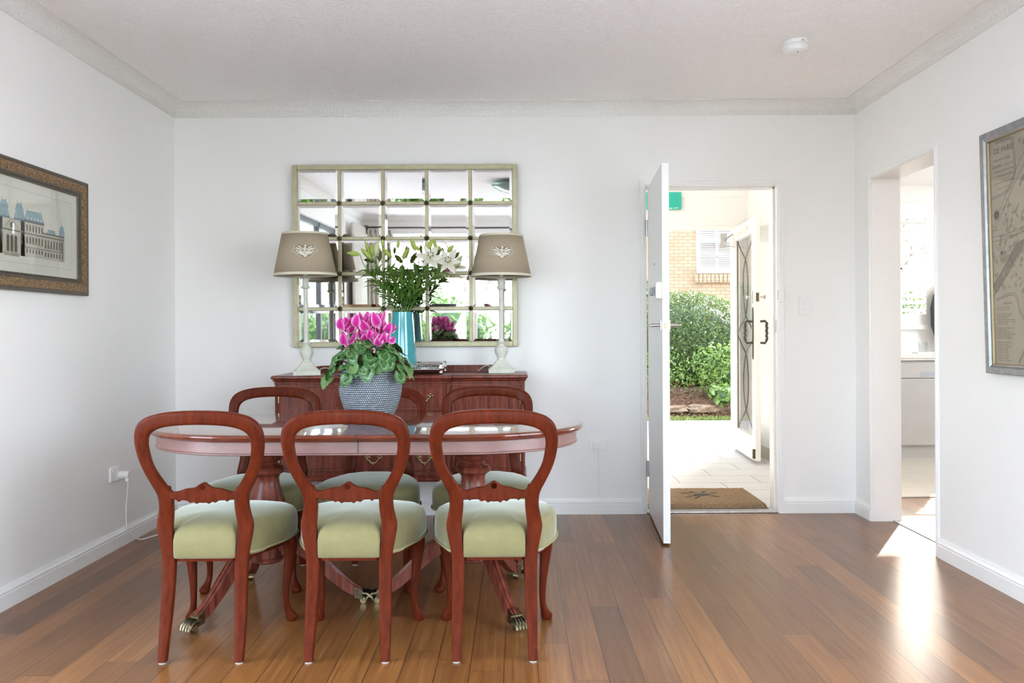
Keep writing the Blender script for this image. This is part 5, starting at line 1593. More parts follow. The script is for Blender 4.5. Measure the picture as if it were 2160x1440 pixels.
M['ink_mid'] = plain('sepia_wash', (0.36, 0.33, 0.27), 0.9, var=0.12, nscale=50)
M['ink_light'] = plain('stone_wash', (0.53, 0.495, 0.41), 0.9, var=0.08, nscale=50)
M['roof_blue'] = plain('blue_grey_wash', (0.27, 0.39, 0.42), 0.9, var=0.15, nscale=40)
M['roof_blue_dark'] = plain('blue_shadow_wash', (0.14, 0.22, 0.25), 0.9)
sheet = MB().box(-PW/2+0.07, PW/2-0.07, -0.004, 0, 0.07, PH-0.07).done('print_sheet', M['paper'], pic, smooth=False)
m = MB(); LV = [0]
def poly(m, pts, lv):
    m.face([m.bm.verts.new((u, -0.0045-0.00012*lv, v)) for u, v in pts])
mats_e = [M['ink_light'], M['ink_mid'], M['ink'], M['roof_blue'], M['roof_blue_dark'], M['paper']]
def rect(m, x0, x1, z0, z1, lv, mi):
    m.mi = mi; poly(m, [(x0, z0), (x1, z0), (x1, z1), (x0, z1)], lv)
zb = 1.475-PZ
def arch(m, x, w_, z0, z1, lv, mi):
    m.mi = mi
    pts = [(x-w_/2, z0), (x+w_/2, z0), (x+w_/2, z1-w_/2)]+[(x+w_/2*cos(a), z1-w_/2+w_/2*sin(a)) for a in [pi*k/6 for k in range(1, 6)]]+[(x-w_/2, z1-w_/2)]
    poly(m, pts, lv)
# border line of the plate
x0, x1, z0, z1 = -0.485, 0.485, 0.118, 0.435
m.mi = 1
for a in ((x0, x1, z0, z0+.0012), (x0, x1, z1-.0012, z1), (x0, x0+.0012, z0, z1), (x1-.0012, x1, z0, z1)): rect(m, *a, 1, 1)
for sg in (-1, 1):
    def S(a, b): return (min(sg*a, sg*b), max(sg*a, sg*b))
    # wings
    a, b = S(0.235, 0.415); rect(m, a, b, zb, zb+0.118, 2, 0)
    a, b = S(0.375, 0.418); rect(m, a, b, zb, zb+0.122, 3, 1)
    a, b = S(0.09, 0.245); rect(m, a, b, zb, zb+0.156, 3, 0)
    a, b = S(0.065, 0.095); rect(m, a, b, zb, zb+0.150, 3, 1)
    for k in range(6):
        arch(m, sg*(0.112+k*0.0235), 0.011, zb+0.058, zb+0.090, 5, 2); rect(m, *S(0.107+k*0.0235, 0.117+k*0.0235), zb+0.018, zb+0.036, 5, 2)
        rect(m, *S(0.107+k*0.0235, 0.1175+k*0.0235), zb+0.112, zb+0.140, 5, 2)
        rect(m, *S(0.122+k*0.0235, 0.1242+k*0.0235), zb+0.045, zb+0.095, 5, 1)
    for k in range(7):
        rect(m, *S(0.252+k*0.0235, 0.262+k*0.0235), zb+0.050, zb+0.088, 5, 2); rect(m, *S(0.252+k*0.0235, 0.262+k*0.0235), zb+0.012, zb+0.032, 5, 2)
        rect(m, *S(0.2665+k*0.0235, 0.2685+k*0.0235), zb+0.042, zb+0.095, 5, 1)
    for zz, tk in ((0.040, .003), (0.098, .004), (0.104, .0015)): rect(m, *S(0.09, 0.418), zb+zz, zb+zz+tk, 6, 2)
    rect(m, *S(0.09, 0.247), zb+0.150, zb+0.157, 6, 2); rect(m, *S(0.235, 0.418), zb+0.113, zb+0.119, 6, 2)
    # roofs
    m.mi = 3; poly(m, [(sg*0.088, zb+0.157), (sg*0.248, zb+0.157), (sg*0.222, zb+0.203), (sg*0.112, zb+0.203)], 4)
    m.mi = 4; poly(m, [(sg*0.088, zb+0.157), (sg*0.248, zb+0.157), (sg*0.246, zb+0.163), (sg*0.09, zb+0.163)], 5)
    for k in range(5): rect(m, *S(0.115+k*0.026, 0.123+k*0.026), zb+0.163, zb+0.174, 6, 5); 
    m.mi = 3; poly(m, [(sg*0.265, zb+0.119), (sg*0.345, zb+0.119), (sg*0.33, zb+0.138), (sg*0.28, zb+0.138)], 4)
    m.mi = 3; poly(m, [(sg*0.372, zb+0.122)]+[(sg*(0.396+0.024*cos(a)), zb+0.128+0.040*sin(a)) for a in [pi-pi*k/8 for k in range(9)]]+[(sg*0.420, zb+0.122)], 4)
    rect(m, *S(0.3952, 0.3968), zb+0.166, zb+0.185, 5, 2)
    arch(m, sg*0.396, 0.014, zb+0.045, zb+0.092, 6, 2)
    # inner roof pavilion
    m.mi = 3; poly(m, [(sg*0.012, zb+0.150), (sg*0.100, zb+0.150), (sg*0.085, zb+0.192), (sg*0.030, zb+0.192)], 5)
    m.mi = 4; poly(m, [(sg*0.012, zb+0.150), (sg*0.100, zb+0.150), (sg*0.097, zb+0.158), (sg*0.015, zb+0.158)], 6)
    m.mi = 3; poly(m, [(sg*0.022, zb+0.192), (sg*0.090, zb+0.192), (sg*0.070, zb+0.224), (sg*0.040, zb+0.224)], 5)
    for q in (0.040, 0.070): rect(m, *S(q-0.001, q+0.001), zb+0.224, zb+0.238, 6, 2)
    for q in (0.112, 0.222): rect(m, *S(q-0.001, q+0.001), zb+0.203, zb+0.214, 6, 2)
    arch(m, sg*0.028, 0.020, zb+0.012, zb+0.083, 7, 2)
    arch(m, sg*0.070, 0.012, zb+0.050, zb+0.090, 7, 2)
rect(m, -0.09, 0.09, zb, zb+0.150, 3, 0)
arch(m, 0.0, 0.020, zb+0.012, zb+0.083, 7, 2)
m.mi = 1; poly(m, [(-0.060, zb+0.106), (0.060, zb+0.106), (0, zb+0.156)], 6)
m.mi = 0; poly(m, [(-0.050, zb+0.109), (0.050, zb+0.109), (0, zb+0.150)], 7)
m.mi = 2; poly(m, [(0.013*cos(2*pi*k/10), zb+0.124+0.013*sin(2*pi*k/10)) for k in range(10)], 8)
rect(m, -0.09, 0.09, zb+0.100, zb+0.105, 6, 2)
rect(m, -0.055, 0.055, zb-0.006, zb+0.008, 6, 1)
m.done('printed_palace', mats_e, sheet, smooth=False, recalc=False)
m = MB(); m.box(-PW/2+0.072, PW/2-0.072, -0.0095, -0.0085, 0.072, PH-0.072); m.done('picture_glass', M['picture_glass'], pic, smooth=False)

# ------------------------------------------------------------------ old map on the right wall
QY1, QW, QH, QZ = 3.795, 0.80, 1.055, 0.946
mp = thing('framed_map', 'tall silver framed old city map on the wall past the side doorway', 'map', (XR-0.004, QY1-QW/2, QZ))
mp.rotation_euler = (radians(-0.0), 0, radians(-90))     # local x -> -Y (towards the camera), local -y -> -X (into the room)
mp.rotation_euler = (Matrix.Rotation(radians(-90), 4, 'Z') @ Matrix.Rotation(radians(1.4), 4, 'X')).to_euler()
M['frame_silver'] = brushed('silver_leaf_frame', (0.22, 0.23, 0.24), (0.36, 0.37, 0.38), 0.7, 0.35)
M['frame_gilt'] = plain('thin_gilt_slip', (0.35, 0.27, 0.16), 0.4, 0.8)
prof = [(0, 0), (0, 0.024), (0.003, 0.027), (0.026, 0.024), (0.029, 0.021), (0.032, 0.023), (0.035, 0.020), (0.039, 0.016), (0.042, 0.015), (0.045, 0.006)]
prof_mat = [0, 0, 0, 0, 0, 0, 0, 1, 1]
picture_frame(mp, QW, QH, prof, [M['frame_silver'], M['frame_gilt']])
M['map_paper'] = plain('aged_map_paper', (0.37, 0.305, 0.23), 0.85, var=0.10, nscale=9)
M['map_wash'] = plain('map_block_wash', (0.24, 0.19, 0.135), 0.9, var=0.15, nscale=60)
M['map_ink'] = plain('map_ink', (0.04, 0.028, 0.02), 0.9)
M['map_river'] = plain('map_river', (0.165, 0.135, 0.10), 0.9)
sh = MB().box(-QW/2+0.04, QW/2-0.04, -0.004, 0, 0.04, QH-0.04).done('map_sheet', M['map_paper'], mp, smooth=False)
def U(u): return -QW/2+u           # u measured from the far (first seen) edge
def V3(u, v, lv=1): return (U(u), -0.0045-0.00012*lv, v)
m = MB()
T = [('HUITIEME PLAN', 0.148, 0.995, 0.0165, 1.0, 0), ('DE PARIS', 0.148, 0.953, 0.034, 1.05, 0), ('Divis\u00e9 en Ses Vingts', 0.135, 0.920, 0.0155, 1, .2), ('Quartiers', 0.098, 0.893, 0.019, 1, .1), ('Par N. de Fer', 0.19, 0.893, 0.011, 1, .4),
     ('Geographe de sa Majest\u00e9 Catolique', 0.148, 0.872, 0.0105, 1, .4), ('et de Monseigneur le Dauphin', 0.148, 0.851, 0.0105, 1, .4), ('Pour servir au Trait\u00e9 de la Police', 0.148, 0.822, 0.0105, 1, .4), ('Par M. L. C. D. L. M.', 0.145, 0.797, 0.0115, 1.1, .2), ('A', 0.155, 0.745, 0.013, 1, 0),
     ('Les', 0.066, 0.636, 0.012, 1, .3), ('TUILERIES', 0.072, 0.622, 0.009, 1, 0), ('FAUBOURG S HONORE', 0.190, 0.588, 0.0095, 1.2, 0), ('RENVOIS', 0.150, 0.300, 0.014, 1.1, 0)]
for s_, u, v, sz, sp_2, shr in T:
    text_into(m, s_, sz, lambda a, b: V3(u+a, v+b, 3), 'CENTER', shr, sp_2)
lst = ['Quartiers de la Ville de Paris', 'et commencement des autres', '', 'Quartiers Nouveaux au present', 'dans lesquels ils sont renferm\u00e9s', '1. Quartier de la Cit\u00e9', '2. Quartier S. Jacques de la Boucherie', '3. Quartier de la Verrerie ou S. Avoye', '4. Quartier de la Greve', '', 'Quartiers suivans par ordonnance', 'sous Philippe Auguste', '5. Quartier S. Opportune', '6. Quartier du Louvre ou S. Germain', '7. Quartier du Palais Royal', '8. Quartier de la Place Maubert', '', 'Augmentation du sud Quartier', '9. Quartier S. Eustache', '10. Quartier de la Montmartre', '11. Quartier des Halles', '12. Quartier S. Denis', '13. Quartier S. Martin', '14. Quartier du Temple', '15. Quartier S. Antoine', '16. Quartier S. Andr\u00e9', '17. Quartier du Luxembourg']
v = 0.285
for s_ in lst:
    if s_: text_into(m, s_, 0.0088, lambda a, b: V3(0.062+a, v+b, 3), 'LEFT', .35)
    v -= 0.0088
m.done('lettering', M['map_ink'], sh, smooth=False, recalc=False)
m = MB()
def stroke(m, pts, w_, lv=2, n=6):
    Q = spline(pts, n) if n else pts
    A, B = [], []
    for i, (x, z) in enumerate(Q):
        a = Q[max(i-1, 0)]; b = Q[min(i+1, len(Q)-1)]
        d = Vector((b[0]-a[0], b[1]-a[1])); d = d.normalized() if d.length else Vector((1, 0))
        A.append(V3(x-d.y*w_, z+d.x*w_, lv)); B.append(V3(x+d.y*w_, z-d.x*w_, lv))
    m.grid([A, B])
stroke(m, [(0.045, 0.365), (0.09, 0.40), (0.16, 0.46), (0.22, 0.52), (0.30, 0.545), (0.45, 0.52), (0.60, 0.43), (0.75, 0.40)], 0.022, 1)
m.done('river', M['map_river'], sh, smooth=False, recalc=False)
m = MB(); rq = random.Random(8)
# building blocks: small irregular quads
for k in range(420):
    u = rq.uniform(0.05, 0.74); v = rq.uniform(0.34, 0.99)
    if (u < 0.26 and v > 0.72) or (u < 0.22 and v < 0.36) or (u < 0.13 and v > 0.60): continue
    a = 0.7+0.25*rq.random(); w_, h_ = rq.uniform(0.004, 0.014), rq.uniform(0.003, 0.010)
    pts = [(u+x*cos(a)-z*sin(a), v+x*sin(a)+z*cos(a)) for x, z in ((-w_, -h_), (w_, -h_), (w_, h_), (-w_, h_))]
    m.face([m.bm.verts.new(V3(x, z, 1.5)) for x, z in pts])
m.done('city_block', M['map_wash'], sh, smooth=False, recalc=False)
m = MB()
for pts in ([(0.045, 0.388), (0.09, 0.425), (0.16, 0.485), (0.22, 0.546), (0.30, 0.57)], [(0.045, 0.34), (0.09, 0.375), (0.16, 0.437), (0.22, 0.497), (0.3, 0.52)],
            [(0.05, 0.62), (0.12, 0.72), (0.2, 0.82), (0.30, 0.93)], [(0.06, 0.61), (0.13, 0.70), (0.22, 0.80), (0.32, 0.90)], [(0.05, 0.762), (0.12, 0.768), (0.19, 0.785), (0.225, 0.83), (0.232, 0.90), (0.222, 1.0)], [(0.05, 0.770), (0.12, 0.776), (0.185, 0.793), (0.218, 0.84), (0.224, 0.90), (0.214, 1.0)],
            [(0.05, 0.598), (0.15, 0.60), (0.30, 0.62)], [(0.05, 0.578), (0.15, 0.580), (0.30, 0.60)], [(0.06, 0.325), (0.20, 0.345), (0.24, 0.27), (0.29, 0.20), (0.27, 0.12), (0.22, 0.05)], [(0.06, 0.318), (0.195, 0.337), (0.232, 0.265), (0.28, 0.2), (0.262, 0.12), (0.214, 0.05)]):
    stroke(m, pts, 0.0010)
for k in range(60):
    u = rq.uniform(0.2, 0.74); v = rq.uniform(0.35, 0.98); a = rq.choice([0.75, 2.3, 0.2])+rq.gauss(0, .1); L = rq.uniform(0.02, 0.09)
    stroke(m, [(u, v), (min(0.75, max(0.05, u+L*cos(a))), min(1.0, v+L*sin(a)))], 0.0006, 2, 0)
# star avenues
c0 = (0.115, 0.522)
for a in (0.1, 0.9, 1.7, 2.5, 3.6, 4.4, 5.1): 
    for o_ in (-0.003, 0.003): stroke(m, [(c0[0]-o_*sin(a), c0[1]+o_*cos(a)), (max(0.046, c0[0]-o_*sin(a)+0.07*cos(a)), c0[1]+o_*cos(a)+0.07*sin(a))], 0.0005, 2, 0)
m.face([m.bm.verts.new(V3(c0[0]+0.009*cos(2*pi*k/14), c0[1]+0.009*sin(2*pi*k/14), 2.5)) for k in range(14)])
m.done('map_lines', M['map_ink'], sh, smooth=False, recalc=False)
m = MB(); c0 = (0.083, 0.690)
for k in range(32):
    a = 2*pi*k/32; r = 0.036 if k % 4 == 0 else (0.030 if k % 2 == 0 else 0.023)
    m.face([m.bm.verts.new(V3(c0[0]+q*cos(a+e), c0[1]+q*sin(a+e), 2.2)) for q, e in ((0.004, -1.2), (r, 0), (0.004, 1.2))])
m.done('compass_rose', M['map_ink'], sh, smooth=False, recalc=False)
m = MB(); m.box(-QW/2+0.041, QW/2-0.041, -0.0095, -0.0085, 0.041, QH-0.041); m.done('picture_glass', M['picture_glass'], mp, smooth=False)

# ------------------------------------------------------------------ small wall things
so = thing('power_outlet', 'white power outlet low on the wall below the engraving', 'power outlet', (XL, 4.515, 0.397))
m = MB(); m.box(0.0, 0.010, -0.058, 0.058, -0.037, 0.037); m.done('cover_plate', M['white_plastic'], so, bevel=0.002)
for k in (-0.03, 0.012):
    m = MB(); m.box(0.010, 0.0145, k-0.006, k+0.006, 0.013, 0.027); m.done('rocker_switch', M['white_plastic'], so, bevel=0.001)
ad = thing('charger_plug', 'round white plug pushed into the outlet below the engraving, its cable hanging down', 'plug', (XL+0.010, 4.545, 0.388))
m = MB(); m.lathe([(0.017, 0), (0.020, .003), (0.020, .040), (0.019, .052), (0.016, .056)], seg=28, M=Matrix.Rotation(pi/2, 4, 'Y')); pb = m.done('plug_body', M['white_plastic'], ad)
m = MB(); m.box(0.038, 0.056, -0.010, 0.010, -0.034, -0.016)
m.tube(spline([(0.047, 0, -0.03), (0.046, .003, -0.07), (0.035, .012, -0.13), (0.030, .018, -0.20), (0.026, .03, -0.28), (0.0225, .045, -0.305), (0.028, .085, -0.335), (0.032, .125, -0.366), (0.045, .16, -0.3835), (0.068, .20, -0.3835), (0.10, .30, -0.3835), (0.115, .42, -0.3835), (0.25, .60, -0.3835), (0.6, .70, -0.3835)], 6), 0.0036, 8)
m.done('power_cable', M['white_plastic'], ad)
ph = thing('phone_socket', 'white double width socket on the back wall beside the table end', 'socket', (0.506, YB, 0.430))
m = MB(); m.box(-0.056, 0.056, -0.007, 0, -0.036, 0.036); m.done('cover_plate', M['wall'], ph, bevel=0.0015)
m = MB(); m.box(-0.032, 0.014, -0.020, -0.007, -0.024, 0.022); m.done('plug_cover', M['white_plastic'], ph, bevel=0.002)
m = MB(); m.tube([(0, -0.004, -0.036), (0.001, -0.005, -0.10), (0.004, -0.005, -0.18), (0.006, -0.005, -0.25), (0.011, -0.005, -0.338)], 0.0028, 8)
for k in (-0.178, -0.305): m.box(0.001, 0.010, -0.009, 0, k, k+0.005)
m.done('thin_cable', M['wall'], ph)
sw = thing('light_switch', 'white two rocker light switch on the wall between the two doorways', 'light switch', (1.80, YB, 1.29))
m = MB(); m.box(-0.040, 0.040, -0.007, 0, -0.058, 0.058); m.done('cover_plate', M['white_plastic'], sw, bevel=0.002)
for k in (-0.013, 0.017):
    m = MB(); m.lathe([(0.010, 0), (0.009, 0.005), (0.007, 0.006)], seg=18, M=Matrix.Translation((0.002, -0.007, k)) @ Matrix.Rotation(pi/2, 4, 'X')); m.done('rocker', M['white_plastic'], sw)
sd = thing('smoke_detector', 'round white smoke detector on the ceiling', 'smoke detector', (1.385, 4.215, HC))
m = MB(); m.lathe([(0.055, -0.052), (0.060, -0.045), (0.061, -0.024), (0.058, -0.020)][::1], seg=40); m.done('cover', M['white_plastic'], sd)
m = MB(); m.lathe([(0.058, -0.020), (0.062, -0.018), (0.063, -0.004), (0.060, 0.0)], seg=40); m.done('base_ring', M['white_plastic'], sd)
m = MB(); m.lathe([(0.030, -0.060), (0.045, -0.058), (0.056, -0.050)], seg=36); m.done('sensor_cap', M['white_plastic'], sd)
m = MB(); m.box(0.01, 0.018, -0.0635, -0.0615, -0.014, -0.011); m.sphere((0.0, -0.03, -0.0605), 0.003, 8, 6); m.done('test_light', M['dark'], sd)

# ------------------------------------------------------------------ hall and kitchen beyond the side opening
KX0, KX1, KY0, KY1, KH = 2.34, 5.2, 3.2, 8.17, 2.50
struct(bx('kitchen_floor', M['kitchen_tile'], KX0-0.1, KX1, 5.80, KY1, -0.08, 0.002))
struct(bx('kitchen_ceiling', M['wall'], XR+WT-0.005, KX1+0.15, KY0-0.15, KY1+0.15, KH, KH+0.12))
KW = (3.30, 4.78, 1.19, 2.28)
w = MB()
w.box(FX1+0.12, KW[0], KY1, KY1+0.15, -0.05, KH); w.box(KW[1], KX1+0.15, KY1, KY1+0.15, -0.05, KH); w.box(KW[0], KW[1], KY1, KY1+0.15, -0.05, KW[2]); w.box(KW[0], KW[1], KY1, KY1+0.15, KW[3], KH)
w.box(KX1, KX1+0.15, KY0, 5.6, -0.05, KH); w.box(KX1, KX1+0.15, 6.8, KY1, -0.05, KH); w.box(KX1, KX1+0.15, 5.6, 6.8, 2.25, KH); w.box(KX1, KX1+0.15, 5.6, 6.8, -0.05, 1.0); w.box(XR+WT, KX1+0.15, KY0-0.15, KY0, -0.05, KH)
w.box(XR+WT, KX0, YB+0.02, YB+WT-0.02, -0.05, KH)
struct(w.done('kitchen_wall', M['wall'], smooth=False))
m = MB(); m.loft([[(x, KY1-u, KH+v) for u, v in ((0, 0), (0, -0.075), (0.006, -0.075), (0.02, -0.035), (0.045, -0.012), (0.075, -0.006), (0.075, 0))] for x in (KX0, KX1)])
struct(m.done('trim_11', M['wall'], angle=50))
struct(bx('floor_join_strip', M['chrome'], KX0, KX1, 5.785, 5.815, 0.0, 0.006))
m = MB()
for y in (5.6, 6.75): m.box(KX1+0.05, KX1+0.10, y, y+0.05, 1.0, 2.25)
m.box(KX1+0.05, KX1+0.10, 5.6, 6.8, 1.0, 1.05); m.box(KX1+0.05, KX1+0.10, 5.6, 6.8, 2.2, 2.25)
struct(m.done('fill_window_kitchen', M['trim'], smooth=False))  # unseen window added to let more light into the kitchen
m = MB()
for y in (0.15, 1.37, 2.60): m.box(XR+0.07, XR+0.12, y, y+0.05, 0.25, 2.3)
m.box(XR+0.07, XR+0.12, 0.15, 2.65, 0.25, 0.30); m.box(XR+0.07, XR+0.12, 0.15, 2.65, 2.25, 2.3)
struct(m.done('fill_window_right', M['trim'], smooth=False))  # unseen window added in the right wall to light the left wall
# window frame, plantation shutters
m = MB()
m.box(KW[0]-0.05, KW[1]+0.05, KY1-0.03, KY1+0.0, KW[3], KW[3]+0.06); m.box(KW[0]-0.05, KW[1]+0.05, KY1-0.045, KY1+0.0, KW[2]-0.05, KW[2]); m.box(KW[0]-0.05, KW[0], KY1-0.03, KY1, KW[2], KW[3]); m.box(KW[1], KW[1]+0.05, KY1-0.03, KY1, KW[2], KW[3])
m.box(KW[0], KW[1], KY1+0.10, KY1+0.14, 1.72, 1.75); m.box(3.70, 3.74, KY1+0.10, KY1+0.14, KW[2], KW[3]); m.box(4.0, 4.05, KY1+0.1, KY1+0.14, KW[2], KW[3])
struct(m.done('window_1', M['trim'], smooth=False, bevel=0.002))
bx('pane', M['glass'], KW[0], KW[1], KY1+0.115, KY1+0.12, KW[2], KW[3]).parent = bpy.data.objects['window_1']
for (a, b, lb) in ((3.30, 3.995, 'white plantation shutter with open louvres over the kitchen window'), (4.015, 4.78, 'second white plantation shutter, mostly hidden by the doorway edge')):
    s_ = thing('plantation_shutter', lb, 'shutter', ((a+b)/2, KY1-0.012, KW[2]), 0, 'plantation shutters of the kitchen window')
    hw = (b-a)/2; H_ = KW[3]-KW[2]
    m = MB(); st_ = 0.085 if a < 4 else 0.06
    m.box(-hw, -hw+st_, -0.014, 0.014, 0, H_); m.box(hw-st_, hw, -0.014, 0.014, 0, H_); m.box(-hw+st_, hw-st_, -0.014, 0.014, 0, 0.10); m.box(-hw+st_, hw-st_, -0.014, 0.014, H_-0.08, H_)
    m.done('shutter_frame', M['trim'], s_, smooth=False, bevel=0.002)
    m = MB(); n = 13
    for k in range(n):
        z = 0.10+(H_-0.18)*(k+0.5)/n
        Mx = Matrix.Translation((0, 0, z)) @ Matrix.Rotation(radians(34 if k > 6 else 20), 4, 'X')
        m.box(-hw+st_+0.001, hw-st_-0.001, -0.036, 0.036, -0.004, 0.004, Mx)
    m.done('louvre', M['trim'], s_, smooth=False)
# bench, splashback, dishwasher
m = MB(); m.box(KX0+0.02, KX1-0.01, 7.55, KY1-0.003, 0.885, 0.925); m.box(KX0+0.02, KX1-0.01, 7.56, 7.60, 0.865, 0.885)
setp(m.done('kitchen_benchtop', M['stone_bench'], smooth=True, bevel=0.004), 'white kitchen benchtop under the shuttered window', 'benchtop')
dw = thing('dishwasher', 'silver grey dishwasher under the kitchen benchtop', 'dishwasher', (3.63, 7.57, 0))
m = MB(); m.box(-0.30, 0.30, 0.012, 0.57, 0.10, 0.86); m.box(-0.30, 0.30, 0.04, 0.5, 0.0, 0.10); m.done('cabinet', M['appliance'], dw, smooth=False)
m = MB(); m.box(-0.298, 0.298, -0.008, 0.012, 0.115, 0.705); m.done('door', M['appliance'], dw, bevel=0.004)
m = MB(); m.box(-0.298, 0.298, -0.010, 0.012, 0.71, 0.845); cp = m.done('control_panel', M['appliance'], dw, bevel=0.004)
m = MB(); m.box(-0.06, 0.075, -0.012, -0.004, 0.722, 0.765); m.done('handle_recess', M['grey_plastic'], cp, bevel=0.003)
m = MB(); m.box(-0.018, 0.022, -0.0112, -0.009, 0.800, 0.806); m.done('maker_mark', M['grey_plastic'], cp)
m = MB(); m.lathe([(0.018, 0), (0.017, .012)], seg=20, M=Matrix.Translation((0.16, -0.010, 0.775)) @ Matrix.Rotation(pi/2, 4, 'X')); m.done('dial', M['appliance'], cp)
m = MB(); m.box(-0.298, 0.298, 0.02, 0.03, 0.0, 0.105); m.done('kick_plate', M['appliance'], dw)
for (a, b, lb) in ((KX0+0.03, 3.322, 'white kitchen base cabinet between the dishwasher and the inner wall'), (3.938, KX1-0.02, 'white kitchen base cabinet on the far side of the dishwasher')):
    c = thing('kitchen_cabinet', lb, 'cabinet', ((a+b)/2, 7.59, 0)); q = (b-a)/2
    MB().box(-q, q, 0, 0.55, 0.0, 0.862).done('cabinet_body', M['trim'], c, smooth=False)
    m = MB(); m.box(-q+0.004, q-0.004, -0.018, 0, 0.10, 0.855); m.done('door', M['trim'], c, bevel=0.003)
gl_ = thing('drinking_glass', 'clear straight drinking glass on the kitchen benchtop', 'glass', (3.735, 7.85, 0.925))
m = MB(); m.lathe([(0.030, 0), (0.036, .004), (0.038, .10), (0.036, .10), (0.034, .012), (0.01, .010)], seg=28); m.done('tumbler', glass('tumbler_glass', (0.93, 0.95, 0.95), 1.6, 0.05), gl_)
bl = thing('dish_tray', 'low white tray on the benchtop next to the drinking glass', 'tray', (3.70, 7.72, 0.925))
m = MB(); m.box(-0.10, 0.10, -0.06, 0.06, 0, 0.012); m.done('tray_base', M['white_plastic'], bl, bevel=0.005)
ck = thing('hanging_coat', 'charcoal cloth hanging by the kitchen window, mostly hidden by the doorway edge', 'coat', (4.05, 8.05, 0.98))
m = MB()
rings = []
for z, a, b, ox in ((0.0, .06, .03, .03), (.05, .10, .04, 0.01), (.20, .135, .045, 0), (.36, .14, .045, -0.0), (.48, .125, .045, 0.01), (.56, .085, .035, .03), (.60, .03, .02, .06)):
    rings.append([(ox+a*cos(2*pi*k/28)*(1+0.05*sin(5*2*pi*k/28)), b*sin(2*pi*k/28)*(1+0.2*sin(7*2*pi*k/28)), z) for k in range(28)])
m.loft(rings); m.done('draped_cloth', M['jacket'], ck, angle=70)
m = MB(); m.tube([(0.06, 0.02, 0.585), (0.065, 0.03, 0.64), (0.065, 0.075, 0.65)], 0.004, 8); m.done('hook', M['chrome'], ck)
# something green outside the kitchen window
bt_ = thing('bare_tree', 'pale bare branched tree seen through the kitchen louvres', 'tree', (6.7, 15.4, -0.1))
m = MB(); rb_ = random.Random(6)
def branch(p, d, L, r, n):
    q = p+d*L*0.5+Vector((rb_.gauss(0, .06), rb_.gauss(0, .06), 0))*L
    e = p+d*L
    m.tube([tuple(p), tuple(q), tuple(e)], [r, r*0.85, r*0.65], 7)
    if n:
        for k in range(3 if n > 2 else 4):
            dd = (d+Vector((rb_.gauss(0, .55), rb_.gauss(0, .55), rb_.gauss(0.05, .35)))).normalized()
            branch(e if k < 2 else q, dd, L*rb_.uniform(0.6, 0.8), r*0.55, n-1)
branch(Vector((0, 0, 0)), Vector((0, 0, 1)), 1.5, 0.11, 5)
m.done('trunk_and_branches', M['bark_pale'], bt_)

# ------------------------------------------------------------------ the room behind the camera, seen in the mirror
M['win_white'] = M['trim']
w1 = thing('window_2', 'x', 'window', (0, YF, 0)); w1['kind'] = 'structure'; del w1['label']; del w1['category']
m = MB()
for x in (BX0, -0.62, 0.71, BX1-0.05): m.box(x, x+0.05, -0.12, -0.06, BZ0, BZ1)
m.box(BX0, BX1, -0.12, -0.06, BZ0, BZ0+0.05); m.box(BX0, BX1, -0.12, -0.06, BZ1-0.05, BZ1); m.box(BX0, BX1, -0.11, -0.07, 2.0, 2.03)
m.done('window_frame', M['trim'], w1, smooth=False, bevel=0.002)
m = MB(); m.box(BX0, BX1, -0.092, -0.088, BZ0, BZ1); m.done('pane', M['glass'], w1)
w1 = thing('door_3', 'x', 'door', (XL, 0, 0)); w1['kind'] = 'structure'; del w1['label']; del w1['category']
m = MB()
for y in (GY0, GY0+0.85, GY0+1.74, GY1-0.05): m.box(-0.12, -0.06, y, y+0.05, 0, GZ)
m.box(-0.12, -0.06, GY0, GY1, 0, 0.06); m.box(-0.12, -0.06, GY0, GY1, GZ-0.05, GZ)
m.done('door_frame', plain('anodised_grey_frame', (0.16, 0.17, 0.18), 0.4, 0.4), w1, smooth=False, bevel=0.002)
m = MB(); m.box(-0.092, -0.088, GY0, GY1, 0, GZ); m.done('pane', M['glass'], w1)
rod = thing('curtain_rod', 'dark metal curtain rod with a ball finial above the garden window, seen in the mirror', 'curtain rod', (0, YF+0.10, 2.40))
m = MB(); m.tube([(-2.02, 0, 0), (2.0, 0, 0)], 0.013, 12)
m.done('pole', M['pewter'], rod)
m = MB(); m.sphere((-2.06, 0, 0), 0.03, 14, 10, (1.3, 1, 1)); m.done('finial', M['pewter'], rod)
m = MB()
for x in (-1.98, 0, 1.95): m.tube([(x, 0, 0), (x, -0.10, 0)], 0.008, 8)
m.done('bracket', M['pewter'], rod)
def curtain(label, x0, x1):
    c = thing('curtain', label, 'curtain', (0, YF+0.10, 0.0), 0, 'pale linen curtains either side of the garden window')
    n = 90; rows = []
    for z in [0.02+2.35*k/14 for k in range(15)]:
        f = 1-0.25*(z/2.4)
        rows.append([(x0+(x1-x0)*i/n, 0.035*sin(i/n*2*pi*6.5)*(0.6+0.4*f)+0.006*sin(i*1.7+z*3), z) for i in range(n+1)])
    MB().grid(rows).done('drape', M['curtain'], c, angle=180, recalc=False, solid=0.003)
    return c
curtain('pale linen curtain gathered in the corner of the garden window, seen in the mirror', -2.10, -1.72)
curtain('pale linen curtain gathered at the map side of the garden window', 1.62, 2.0)
sc_ = thing('curtain', 'pale linen curtain stacked beside the glazed garden doors, seen in the mirror', 'curtain', (XL+0.09, -0.55, 0), radians(90), 'pale linen curtains either side of the garden window')
rows = []
for z in [0.02+2.35*k/14 for k in range(15)]:
    rows.append([(-0.42+0.84*i/90, 0.04*sin(i/90*2*pi*8)*(0.7+0.3*(1-z/2.4))+0.006*sin(i*1.7+z*3), z) for i in range(91)])
MB().grid(rows).done('drape', M['curtain'], sc_, angle=180, recalc=False, solid=0.003)
